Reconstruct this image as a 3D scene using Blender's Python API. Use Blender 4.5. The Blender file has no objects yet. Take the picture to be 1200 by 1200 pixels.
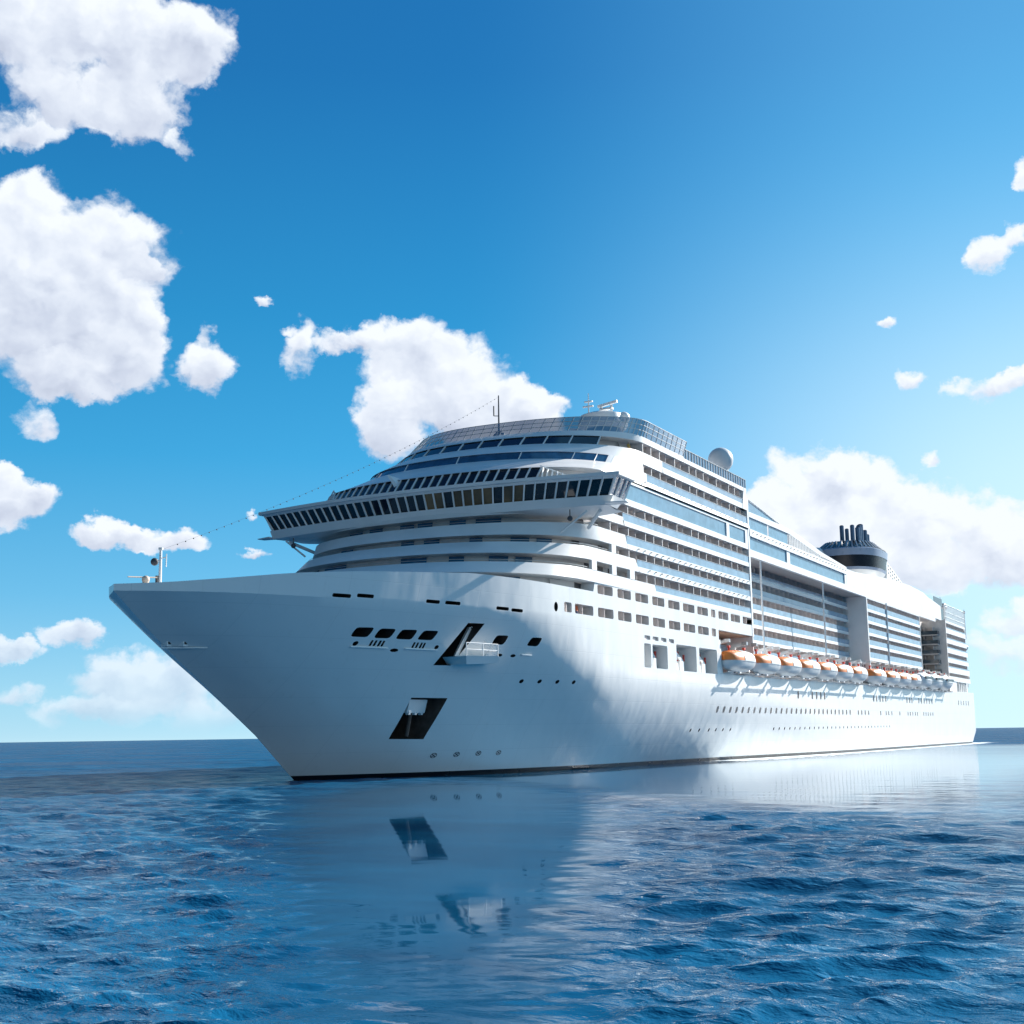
import bpy, bmesh, math, random
import numpy as np
from mathutils import Vector, Matrix
random.seed(7); rng = np.random.default_rng(7)
SC = bpy.context.scene
COL = SC.collection
# ------------------------------------------------------------------ camera
CAMP = Vector((-109.834, -84.174, 4.294)); TH = 0.490046; PITCH = 0.16795; ROLL = 0.0147815
fwd = Vector((math.cos(TH)*math.cos(PITCH), math.sin(TH)*math.cos(PITCH), math.sin(PITCH)))
rgt = Vector((math.sin(TH), -math.cos(TH), 0)); upv = rgt.cross(fwd)
r2 = rgt*math.cos(ROLL) - upv*math.sin(ROLL); u2 = rgt*math.sin(ROLL) + upv*math.cos(ROLL)
cam = bpy.data.cameras.new('camera'); co = bpy.data.objects.new('camera', cam); COL.objects.link(co)
co.matrix_world = Matrix(((r2.x, u2.x, -fwd.x, CAMP.x), (r2.y, u2.y, -fwd.y, CAMP.y), (r2.z, u2.z, -fwd.z, CAMP.z), (0, 0, 0, 1)))
cam.sensor_width = 36; cam.lens = 46.2; cam.clip_start = .5; cam.clip_end = 60000
SC.camera = co
# ------------------------------------------------------------------ light and exposure
SUN = Vector((.82, -.352, .455)).normalized()
sl = bpy.data.lights.new('sun', 'SUN'); sl.energy = 5.0; sl.angle = math.radians(.5); sl.color = (1, .955, .89)
so = bpy.data.objects.new('sun', sl); COL.objects.link(so)
so.rotation_euler = SUN.to_track_quat('Z', 'Y').to_euler()
SC.view_settings.view_transform = 'Standard'; SC.view_settings.look = 'None'
SC.view_settings.exposure = 0.95; SC.view_settings.gamma = 1
SC.render.engine = 'CYCLES'
SC.cycles.max_bounces = 7; SC.cycles.diffuse_bounces = 4; SC.cycles.glossy_bounces = 4
SC.cycles.transparent_max_bounces = 10; SC.cycles.caustics_reflective = False; SC.cycles.caustics_refractive = False
SC.cycles.use_denoising = True; SC.cycles.sample_clamp_indirect = 4.; SC.cycles.denoiser = 'OPENIMAGEDENOISE'; SC.cycles.denoising_prefilter = 'ACCURATE'

class NT:
    """small node-tree writer"""
    def __init__(s, tree): s.t = tree; s.n = tree.nodes; s.l = tree.links
    def new(s, typ, **kw):
        n = s.n.new(typ)
        for k, v in kw.items(): setattr(n, k, v)
        return n
    def put(s, sock, v):
        if isinstance(v, bpy.types.NodeSocket): s.l.new(v, sock)
        else: sock.default_value = v
    def m(s, op, a, b=0., c=None, clamp=False):
        n = s.n.new('ShaderNodeMath'); n.operation = op; n.use_clamp = clamp
        s.put(n.inputs[0], a); s.put(n.inputs[1], b)
        if c is not None: s.put(n.inputs[2], c)
        return n.outputs[0]
    def mix(s, f, a, b, blend='MIX'):
        n = s.n.new('ShaderNodeMix'); n.data_type = 'RGBA'; n.blend_type = blend
        s.put(n.inputs[0], f); s.put(n.inputs[6], a); s.put(n.inputs[7], b); return n.outputs[2]
    def step(s, v, a, b, lo=0., hi=1.):
        n = s.n.new('ShaderNodeMapRange'); n.interpolation_type = 'SMOOTHSTEP'
        s.put(n.inputs[0], v); s.put(n.inputs[1], a); s.put(n.inputs[2], b); s.put(n.inputs[3], lo); s.put(n.inputs[4], hi)
        return n.outputs[0]
    def noise(s, vec, scale, detail=4, rough=.5, dist=0., lac=2.):
        n = s.n.new('ShaderNodeTexNoise'); s.put(n.inputs['Vector'], vec); n.inputs['Scale'].default_value = scale
        n.inputs['Detail'].default_value = detail; n.inputs['Roughness'].default_value = rough
        n.inputs['Distortion'].default_value = dist; n.inputs['Lacunarity'].default_value = lac
        return n.outputs['Fac']
    def ramp(s, f, pts):
        n = s.n.new('ShaderNodeValToRGB'); e = n.color_ramp.elements
        while len(e) < len(pts): e.new(.5)
        for q, (p, c) in zip(e, pts): q.position = p; q.color = (*c, 1)
        s.put(n.inputs[0], f); return n.outputs[0]

# ------------------------------------------------------------------ world: Nishita sky and cumulus far away
CLOUDS = [(-21.57,28.74,3.94,2.14,1),(-17.97,28.61,3.72,1.88,1),(-14.81,28.8,2.28,1.59,1),(-17.14,26.28,2.59,1.62,1),(-20.4,26.69,2.14,1.58,0.6),(-21.51,24.6,1.21,0.71,0.45),(-14.68,24.86,0.67,0.4,0.4),(-20.82,21.2,2.09,1.5,1),(-19.01,19.87,3.38,2.37,1),(-20.32,18.03,3.14,3.05,1),(-17.85,17.2,2.31,2.08,1),(-16.74,15.87,1.6,1.41,1),(-18.81,15.02,2.8,0.98,1),(-22.04,18.53,2.38,3.34,1),(-16.34,19.75,0.79,0.76,1),(-13.32,15.7,1.17,1.07,0.8),(-13.6,16.94,0.37,0.64,0.5),(-9.45,16.76,0.83,0.94,0.5),(-7.75,16.91,0.95,0.36,0.5),(-10.02,17.46,0.53,0.29,0.4),(-4.51,16.85,2.0,1.38,1),(-6.04,17.09,1.38,0.65,0.6),(-3.17,15.21,2.87,2.02,1),(-1.46,14.1,2.68,1.29,1),(-5.27,13.73,1.52,1.66,1),(0.83,14.07,1.53,0.81,1),(0.05,12.6,2.28,1.85,1),(-21.28,9.8,1.66,1.11,1),(-21.65,10.65,0.82,0.76,1),(-17.35,8.55,1.31,0.57,0.8),(-15.97,8.59,1.12,0.47,0.7),(-14.2,8.38,1.35,0.51,0.7),(-18.55,4.4,1.08,0.6,0.8),(-20.83,3.75,1.14,0.41,0.7),(-11.33,7.96,0.51,0.22,0.5),(-11.16,18.59,0.3,0.25,0.4),(-11.25,9.53,0.29,0.22,0.4),(-15.25,2.36,2.96,1.35,0.6),(-12.8,1.28,1.76,1.07,0.5),(-17.26,1.33,2.38,0.63,0.5),(-20.58,1.86,0.98,0.55,0.5),(-20.43,13.16,0.74,0.76,0.4),(13.59,10.61,2.13,1.23,1),(11.92,9.79,1.62,0.91,1),(14.8,10.0,2.1,1.29,1),(16.5,9.0,2.06,1.21,1),(18.02,8.54,2.02,1.41,1),(19.83,7.9,2.13,1.57,1),(20.76,6.97,1.94,1.39,1),(14.69,8.02,5.13,1.62,1),(17.4,6.98,3.67,1.24,0.8),(12.58,8.49,2.83,1.45,1),(21.18,19.07,0.74,0.81,0.6),(22.45,22.08,0.4,0.52,0.6),(21.91,19.65,0.67,0.47,0.5),(20.42,13.71,1.27,0.55,0.7),(21.63,14.03,0.82,0.48,0.6),(17.48,14.45,0.69,0.42,0.5),(16.72,16.92,0.46,0.31,0.5),(18.25,11.01,0.41,0.35,0.4),(20.73,4.36,1.13,0.62,0.6),(20.14,3.0,1.29,0.69,0.4)]
def make_world():
    w = bpy.data.worlds.new('World'); SC.world = w; w.use_nodes = True
    t = NT(w.node_tree); t.n.clear()
    out = t.new('ShaderNodeOutputWorld'); bg = t.new('ShaderNodeBackground')
    sky = t.new('ShaderNodeTexSky', sky_type='NISHITA', sun_disc=False)
    sky.sun_elevation = math.asin(SUN.z); sky.sun_rotation = math.atan2(SUN.x, SUN.y)
    sky.air_density = 1.0; sky.dust_density = .3; sky.ozone_density = 3.5
    tc = t.new('ShaderNodeTexCoord'); gen = tc.outputs['Generated']
    nv = t.new('ShaderNodeVectorMath', operation='NORMALIZE'); t.put(nv.inputs[0], gen); d = nv.outputs[0]
    def dot(v):
        n = t.new('ShaderNodeVectorMath', operation='DOT_PRODUCT'); t.put(n.inputs[0], d); n.inputs[1].default_value = v; return n.outputs['Value']
    x = dot((math.sin(TH), -math.cos(TH), 0)); y = dot((math.cos(TH), math.sin(TH), 0)); z = dot((0, 0, 1))
    az = t.m('MULTIPLY', t.m('ARCTAN2', x, y), 57.2958); el = t.m('MULTIPLY', t.m('ARCSINE', z), 57.2958)
    # sky colour: the Nishita sky deepened to the clear maritime blue
    f = t.m('POWER', t.m('DIVIDE', t.m('MAXIMUM', el, 0.), 60., clamp=True), .5)
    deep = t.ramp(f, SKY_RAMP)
    ds = t.new('ShaderNodeVectorMath', operation='SCALE'); t.put(ds.inputs[0], deep); t.put(ds.inputs[3], t.m('MULTIPLY', t.m('MULTIPLY', t.step(az, -40., 70., 6.15, 8.9), t.step(az, -85., -26., .20, 1.)), t.step(az, 150., 90., .22, 1.)))  # sky out of view dimmed to cut fill light on the shaded bow
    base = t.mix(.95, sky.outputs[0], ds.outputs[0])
    pale = t.m('MULTIPLY', t.step(az, -3., 25., 0., .90), t.step(el, 32., 8., .40, 1.))
    base = t.mix(pale, base, t.mix(t.step(el, 8., 26.), (3.7, 5.1, 5.8, 1), (1.1, 3.5, 5.6, 1)))
    # noise-warped coordinates for ragged cloud outlines
    cx = t.new('ShaderNodeCombineXYZ'); t.put(cx.inputs[0], az); t.put(cx.inputs[1], t.m('MULTIPLY', el, 1.15)); cx.inputs[2].default_value = 3.1
    P = cx.outputs[0]
    wn = t.new('ShaderNodeTexNoise'); t.put(wn.inputs['Vector'], P); wn.inputs['Scale'].default_value = .45; wn.inputs['Detail'].default_value = 6; wn.inputs['Roughness'].default_value = .6
    ws = t.new('ShaderNodeVectorMath', operation='SUBTRACT'); t.put(ws.inputs[0], wn.outputs['Color']); ws.inputs[1].default_value = (.5, .5, .5)
    wsc = t.new('ShaderNodeVectorMath', operation='SCALE'); t.put(wsc.inputs[0], ws.outputs[0]); wsc.inputs[3].default_value = 2.6
    wa = t.new('ShaderNodeSeparateXYZ'); t.put(wa.inputs[0], wsc.outputs[0])
    az2 = t.m('ADD', az, wa.outputs[0]); el2 = t.m('ADD', el, wa.outputs[1])
    D = None; H = None; Wt = None
    for a, e, rx, ry, wt in CLOUDS:
        dx = t.m('DIVIDE', t.m('SUBTRACT', az2, a), rx*1.12); dy = t.m('DIVIDE', t.m('SUBTRACT', el2, e), ry*1.12)
        q = t.m('MULTIPLY_ADD', dx, dx, t.m('MULTIPLY', dy, dy))
        v = t.m('MULTIPLY', t.m('SUBTRACT', 1., q), wt)
        D = v if D is None else t.m('SMOOTH_MAX', D, v, .12)
        k = t.m('MAXIMUM', v, 0.)
        Wt = k if Wt is None else t.m('ADD', Wt, k)
        hh = t.m('MULTIPLY', k, dy); H = hh if H is None else t.m('ADD', H, hh)
    D = t.m('MAXIMUM', D, -.75)
    hgt = t.m('DIVIDE', H, t.m('ADD', Wt, .05))
    def puffs(off, det):
        ad = t.new('ShaderNodeVectorMath', operation='ADD'); t.put(ad.inputs[0], P); ad.inputs[1].default_value = off
        ad2 = t.new('ShaderNodeVectorMath', operation='MULTIPLY_ADD'); t.put(ad2.inputs[0], wsc.outputs[0]); ad2.inputs[1].default_value = (.5, .5, .5); t.put(ad2.inputs[2], ad.outputs[0])
        vo = t.new('ShaderNodeTexVoronoi', feature='SMOOTH_F1', voronoi_dimensions='2D', normalize=True)
        t.put(vo.inputs['Vector'], ad2.outputs[0]); vo.inputs['Scale'].default_value = .48; vo.inputs['Detail'].default_value = max(det, 0)
        vo.inputs['Roughness'].default_value = .5; vo.inputs['Lacunarity'].default_value = 2.2; vo.inputs['Smoothness'].default_value = .6
        fb = t.noise(ad2.outputs[0], .55, det+6, .54)
        return t.m('ADD', t.m('MULTIPLY', t.m('SUBTRACT', .5, vo.outputs['Distance']), .85), t.m('MULTIPLY', t.m('SUBTRACT', fb, .5), 1.9))
    n0 = puffs((0, 0, 0), 3); n1 = puffs((.5, .42, 0), -3); ns = puffs((0, 0, 0), -3)
    dens = t.m('ADD', D, t.m('MULTIPLY', n0, .95))
    # ordinary fair-weather clouds in the rest of the sky (behind the camera)
    gn = t.noise(d, 4.2, 7, .58); behind = t.step(t.m('ABSOLUTE', az), 30., 45.)
    gd = t.m('MULTIPLY', t.m('SUBTRACT', gn, .53), 5.); gd = t.m('SUBTRACT', gd, t.step(t.m('ABSOLUTE', t.m('SUBTRACT', el, 20.)), 10., 22., 0., 3.))
    dens = t.m('MAXIMUM', dens, t.m('SUBTRACT', gd, t.m('MULTIPLY', t.m('SUBTRACT', 1., behind), 9.)))
    alpha = t.step(dens, .0, .58)
    alpha = t.m('MULTIPLY', alpha, t.step(el, .05, 1.6, .0, 1.))
    thin = t.step(el, 1.0, 7., .62, 1.)           # low clouds seen through more air
    alpha = t.m('MULTIPLY', alpha, thin)
    lit = t.m('ADD', .60, t.m('MULTIPLY', t.m('SUBTRACT', ns, n1), .62))
    lit = t.m('ADD', lit, t.m('MULTIPLY', t.m('SUBTRACT', n0, ns), .14))
    lit = t.m('ADD', lit, t.m('MULTIPLY', hgt, .52))
    lit = t.m('ADD', lit, t.step(dens, 1.3, .2, -.04, .16))
    lit = t.m('ADD', lit, t.step(az, -15., 20., .04, .26), clamp=True)
    ccol = t.ramp(lit, [(0., CL0), (.35, CL1), (.62, CL2), (1., CL3)])
    csc = t.new('ShaderNodeVectorMath', operation='SCALE'); t.put(csc.inputs[0], ccol); csc.inputs[3].default_value = 7.6
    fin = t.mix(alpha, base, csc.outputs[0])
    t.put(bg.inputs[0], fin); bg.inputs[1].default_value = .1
    t.l.new(bg.outputs[0], out.inputs[0])
SKY_RAMP = [(0.000, (0.42, 0.66, 0.78)), (0.183, (0.27, 0.56, 0.74)), (0.316, (0.115, 0.42, 0.68)), (0.447, (0.030, 0.305, 0.59)), (0.548, (0.011, 0.225, 0.49)), (0.683, (0.004, 0.135, 0.37)), (1.000, (0.004, 0.06, 0.24))]
CL0, CL1, CL2, CL3 = (.31, .35, .44), (.43, .475, .57), (.52, .565, .645), (.645, .68, .725)
make_world()

# ------------------------------------------------------------------ materials
MATS = {}
def mat(name, col, rough=.5, metal=0., var=.06, vscale=.6, bump=0., bscale=3., spec=.5, alpha=1., coat=0.):
    if name in MATS: return MATS[name]
    m = bpy.data.materials.new(name); m.use_nodes = True; t = NT(m.node_tree)
    p = t.n['Principled BSDF']; tc = t.new('ShaderNodeTexCoord').outputs['Object']
    nz = t.noise(tc, vscale, 5, .6)
    f = t.step(nz, .25, .75, 1-var, 1+var)
    sc_ = t.new('ShaderNodeVectorMath', operation='SCALE'); sc_.inputs[0].default_value = col; t.put(sc_.inputs[3], f)
    t.put(p.inputs['Base Color'], sc_.outputs[0])
    t.put(p.inputs['Roughness'], t.step(nz, .2, .8, rough*.85, min(1, rough*1.15)))
    p.inputs['Metallic'].default_value = metal; p.inputs['Specular IOR Level'].default_value = spec
    p.inputs['Alpha'].default_value = alpha; p.inputs['Coat Weight'].default_value = coat
    if bump:
        b = t.new('ShaderNodeBump'); b.inputs['Strength'].default_value = bump; b.inputs['Distance'].default_value = .05
        t.put(b.inputs['Height'], t.noise(tc, bscale, 3, .5)); t.put(p.inputs['Normal'], b.outputs[0])
    MATS[name] = m; return m
def hull_paint():
    m = bpy.data.materials.new('hull_paint'); m.use_nodes = True; t = NT(m.node_tree); p = t.n['Principled BSDF']
    tc = t.new('ShaderNodeTexCoord').outputs['Object']
    s = t.new('ShaderNodeSeparateXYZ'); t.put(s.inputs[0], tc)
    def lines(v, per, wd):
        f = t.m('FRACT', t.m('DIVIDE', v, per)); return t.m('MULTIPLY', t.step(f, 0., wd), t.step(f, 1., 1-wd))
    weld = t.m('MULTIPLY', lines(s.outputs[0], 8.3, .006), lines(s.outputs[2], 2.72, .012))
    st = t.new('ShaderNodeMapping'); t.put(st.inputs[0], tc); st.inputs['Scale'].default_value = (1.3, 1.3, .09)
    streak = t.step(t.noise(st.outputs[0], 1., 6, .65), .55, .85)
    big = t.noise(tc, .12, 4, .6)
    c = t.mix(t.m('MULTIPLY', streak, .24), (.80, .80, .79, 1), (.50, .47, .42, 1))
    c = t.mix(t.step(big, .35, .75, 0., .10), c, (.62, .65, .68, 1))
    c = t.mix(t.m('MULTIPLY', t.m('SUBTRACT', 1., weld), .20), c, (.45, .46, .48, 1))
    t.put(p.inputs['Base Color'], c); p.inputs['Roughness'].default_value = .22; p.inputs['Specular IOR Level'].default_value = .5
    b = t.new('ShaderNodeBump'); b.inputs['Strength'].default_value = .9; b.inputs['Distance'].default_value = .14
    mp = t.new('ShaderNodeMapping'); t.put(mp.inputs[0], tc); mp.inputs['Scale'].default_value = (.9, .9, .45)
    t.put(b.inputs['Height'], t.m('ADD', t.noise(mp.outputs[0], .30, 2, .45), t.m('MULTIPLY', weld, .05))); t.put(p.inputs['Normal'], b.outputs[0])
    return m
M_HULL = hull_paint()
M_WHITE = mat('white_paint', (.80, .80, .79), .38, var=.05, vscale=.25)
M_BOOT_REFL = mat('black_boot_and_reflection', (.008, .009, .012), .3)  # boot stripe, also standing in for the shadowy black reflection at the waterline
M_TAUPE = mat('balcony_panel', (.72, .64, .61), .55, var=.12)
M_CABIN = mat('cabin_wall_paint', (.74, .70, .67), .5, var=.12)
def cabin_mat():
    m = bpy.data.materials.new('cabin_wall'); m.use_nodes = True; t = NT(m.node_tree); p = t.n['Principled BSDF']
    sp = t.new('ShaderNodeSeparateXYZ'); t.put(sp.inputs[0], t.new('ShaderNodeTexCoord').outputs['Object'])
    cx = t.m('FLOOR', t.m('DIVIDE', t.m('ADD', sp.outputs[0], sp.outputs[1]), 1.4)); cz = t.m('FLOOR', t.m('DIVIDE', t.m('SUBTRACT', sp.outputs[2], 21.9), 2.7))
    cb = t.new('ShaderNodeCombineXYZ'); t.put(cb.inputs[0], cx); t.put(cb.inputs[1], cz)
    wn = t.new('ShaderNodeTexWhiteNoise', noise_dimensions='2D'); t.put(wn.inputs['Vector'], cb.outputs[0])
    f = t.m('MULTIPLY', t.step(wn.outputs['Value'], .55, .60), t.step(sp.outputs[1], -17., -17.6))
    t.put(p.inputs['Base Color'], t.mix(f, (.72, .67, .63, 1), (.10, .09, .09, 1))); t.put(p.inputs['Roughness'], t.m('SUBTRACT', .5, t.m('MULTIPLY', f, .4)))
    return m
M_CABW = cabin_mat()
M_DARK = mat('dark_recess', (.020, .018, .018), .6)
M_POCKET = mat('rusty_pocket', (.06, .045, .038), .7, var=.5, vscale=1.4)
M_GLASS = mat('dark_window_glass', (.012, .018, .026), .04, var=.3, spec=.7)
M_BLUEG = mat('blue_window_glass', (.035, .12, .23), .05, var=.3, spec=.8)
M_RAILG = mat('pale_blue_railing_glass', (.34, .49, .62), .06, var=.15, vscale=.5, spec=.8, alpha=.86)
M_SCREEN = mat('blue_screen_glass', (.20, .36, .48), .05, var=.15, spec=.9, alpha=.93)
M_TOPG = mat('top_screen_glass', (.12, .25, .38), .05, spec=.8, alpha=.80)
M_METAL = mat('grey_metal', (.42, .44, .46), .35, metal=.6)
M_DKMETAL = mat('dark_grey_metal', (.06, .065, .075), .45)
M_ORANGE = mat('orange_canopy', (.74, .20, .03), .4, var=.1)
M_RED = mat('red_fitting', (.55, .05, .03), .4)
M_NAVY = mat('navy_band', (.005, .007, .012), .25, spec=.4)
M_GREYBLUE = mat('grey_blue_band', (.22, .28, .38), .3)
M_PIPE = mat('blue_steel_pipe', (.08, .14, .23), .3, metal=.3)
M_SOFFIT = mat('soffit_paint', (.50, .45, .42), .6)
M_BROWN = mat('bridge_lit_interior_glass', (.15, .09, .035), .05, var=.6, vscale=.25, spec=.7)  # brown in the glass stands in for lit interior and warm reflection
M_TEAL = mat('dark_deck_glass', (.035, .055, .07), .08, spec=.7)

# ------------------------------------------------------------------ mesh helpers
class MB:
    def __init__(s): s.v = []; s.f = []; s.mi = []
    def quad(s, pts, mi=0):
        i = len(s.v); s.v += [tuple(p) for p in pts]; s.f.append(tuple(range(i, i+len(pts)))); s.mi.append(mi)
    def hexa(s, p, mi=0):          # p: bottom 4 then top 4
        i = len(s.v); s.v += [tuple(q) for q in p]
        for f in ((3, 2, 1, 0), (4, 5, 6, 7), (0, 1, 5, 4), (1, 2, 6, 5), (2, 3, 7, 6), (3, 0, 4, 7)):
            s.f.append(tuple(i+k for k in f)); s.mi.append(mi)
    def box(s, x0, x1, y0, y1, z0, z1, mi=0):
        s.hexa([(x0, y0, z0), (x1, y0, z0), (x1, y1, z0), (x0, y1, z0), (x0, y0, z1), (x1, y0, z1), (x1, y1, z1), (x0, y1, z1)], mi)
    def bar(s, a, b, w, h=None, mi=0):     # rectangular bar from a to b
        a = Vector(a); b = Vector(b); h = h or w; d = (b-a).normalized()
        u = d.cross(Vector((0, 0, 1)));  u = Vector((1, 0, 0)) if u.length < 1e-4 else u.normalized(); v = u.cross(d).normalized()
        q = [(-1, -1), (1, -1), (1, 1), (-1, 1)]
        s.hexa([a+u*w/2*i+v*h/2*j for i, j in q]+[b+u*w/2*i+v*h/2*j for i, j in q], mi)
    def tube(s, a, b, r0, r1=None, n=10, mi=0):
        a = Vector(a); b = Vector(b); r1 = r0 if r1 is None else r1; d = (b-a).normalized()
        u = d.cross(Vector((.0, .1, 1))).normalized(); v = u.cross(d)
        i = len(s.v)
        for c, r in ((a, r0), (b, r1)):
            for k in range(n):
                t = 2*math.pi*k/n; s.v.append(tuple(c+u*r*math.cos(t)+v*r*math.sin(t)))
        for k in range(n):
            s.f.append((i+k, i+(k+1) % n, i+n+(k+1) % n, i+n+k)); s.mi.append(mi)
        s.f.append(tuple(i+k for k in reversed(range(n)))); s.mi.append(mi)
        s.f.append(tuple(i+n+k for k in range(n))); s.mi.append(mi)
    def loft(s, loops, mi=0, closed=False, cap=False):
        n = len(loops[0]); i = len(s.v)
        for L in loops: s.v += [tuple(p) for p in L]
        for j in range(len(loops)-1):
            for k in range(n if closed else n-1):
                a = i+j*n+k; b = i+j*n+(k+1) % n
                s.f.append((a, b, b+n, a+n)); s.mi.append(mi[j] if isinstance(mi, (list, tuple)) else mi)
        if cap:
            m0 = mi[0] if isinstance(mi, (list, tuple)) else mi
            s.f.append(tuple(i+k for k in reversed(range(n)))); s.mi.append(m0)
            s.f.append(tuple(i+(len(loops)-1)*n+k for k in range(n))); s.mi.append(m0)
    def sphere(s, c, r, n=16, m=10, mi=0, zs=1.):
        loops = []
        for j in range(m+1):
            t = -math.pi/2+math.pi*j/m; rr = max(r*math.cos(t), 1e-3)
            loops.append([(c[0]+rr*math.cos(2*math.pi*k/n), c[1]+rr*math.sin(2*math.pi*k/n), c[2]+r*zs*math.sin(t)) for k in range(n)])
        s.loft(loops, mi, closed=True, cap=True)
    def prism_y(s, poly, y0, y1, mi=0):    # poly in (s,z)
        n = len(poly); i = len(s.v)
        s.v += [(p[0], y0, p[1]) for p in poly]+[(p[0], y1, p[1]) for p in poly]
        s.f.append(tuple(i+k for k in range(n))); s.mi.append(mi)
        s.f.append(tuple(i+n+k for k in reversed(range(n)))); s.mi.append(mi)
        for k in range(n):
            a = i+k; b = i+(k+1) % n; s.f.append((b, a, a+n, b+n)); s.mi.append(mi)
    def mesh(s, name, mats, smooth=None, fix=True):
        me = bpy.data.meshes.new(name); me.from_pydata(s.v, [], s.f)
        for m in mats: me.materials.append(m)
        me.polygons.foreach_set('material_index', s.mi)
        if fix:
            bm = bmesh.new(); bm.from_mesh(me); bmesh.ops.remove_doubles(bm, verts=bm.verts, dist=1e-4)
            bmesh.ops.recalc_face_normals(bm, faces=bm.faces); bm.to_mesh(me); bm.free()
        if smooth is not None:
            me.polygons.foreach_set('use_smooth', [True]*len(me.polygons)); me.set_sharp_from_angle(angle=math.radians(smooth))
        me.update(); return me
def link(name, data, parent=None, loc=None):
    o = bpy.data.objects.new(name, data); COL.objects.link(o)
    if parent: o.parent = parent
    if loc: o.location = loc
    return o
def part(name, mb, mats, parent, smooth=None, fix=True):
    if not isinstance(mats, (list, tuple)): mats = [mats]
    return link(name, mb.mesh(name, mats, smooth, fix), parent)
def tag(o, label=None, cat=None, group=None, kind=None):
    if label: o['label'] = label
    if cat: o['category'] = cat
    if group: o['group'] = group
    if kind: o['kind'] = kind
    return o

# ------------------------------------------------------------------ hull form
SZ = [-4, 0., 1.51, 4.51, 8.54, 12.33, 14.73, 17.17]; SS = [.5, 0., -2.12, -6.22, -12.62, -18.88, -22.45, -25.86]
KT = [0, .25, .6, 1.2, 2.4, 4.5, 7.5, 11.9, 15.9, 21, 27.5, 35, 43.5, 50, 58, 70, 400]
KY = [0, .3, .7, 1.35, 2.9, 5.2, 7.7, 10.0, 11.8, 13.5, 15.1, 17.2, 19.0, 19.6, 19.9, 20, 20]
WT = [0, 2.5, 5, 9, 13, 17, 21.5, 30, 37, 45, 52, 70, 90, 110, 130, 150, 172, 400]; WY = [0, 1.9, 3.6, 6.0, 8.2, 9.9, 11.2, 12.7, 13.4, 13.9, 14.1, 14.5, 15.7, 17.3, 18.7, 19.6, 20, 20]
def smoothed(xs, ys, sig):
    """table -> dense curve rounded by a Gaussian that narrows to nothing at the stem"""
    T = np.arange(0, 401, .25); Y = np.interp(T, xs, ys); out = Y.copy()
    for i, t0 in enumerate(T):
        sg = min(sig, .35*t0)
        if sg > .1:
            lo = max(0, i-int(12*sg)); hi = min(len(T), i+int(12*sg)+1); w = np.exp(-.5*((T[lo:hi]-t0)/sg)**2); out[i] = (w*Y[lo:hi]).sum()/w.sum()
    return T, out
TW, CW = smoothed(WT, WY, 6.); TK, CK = smoothed(KT, KY, 3.)
def stem(z): return np.interp(z, SZ, SS)
def hb(s, z):
    z = np.minimum(z, 17.17); t = np.maximum(s-stem(z), 0)
    W = np.interp(t, TW, CW); K = np.interp(t, TK, CK)
    g = np.clip((t-20)/30, 0, 1); g = g*g*(3-2*g)
    u = (1-g)*np.clip(z/17.17, 0, 1)**1.5+g*np.sin(np.clip(z/12.5, 0, 1)*math.pi/2)
    h = (1-u)*W+u*K
    se = stern(z); q = np.clip((s-(se-14))/14, 0, 1)
    return h*np.sqrt(np.maximum(1-.93*q**2.6, 0))
def stern(z): return 307-np.clip(3.6-z, 0, 6)*2.2
ZT_S = [-26, -23, -18.8, -14, -8, -3, 6.5, 14, 30.88, 31.24, 91]; ZT_Z = [17.75, 17.95, 18.5, 19.2, 19.75, 20.1, 20.75, 20.82, 20.82, 21.93, 21.93]
def ztop(s): return np.interp(s, ZT_S, ZT_Z)
def atop(s): return 12.66+(s-90)*.0085
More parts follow.
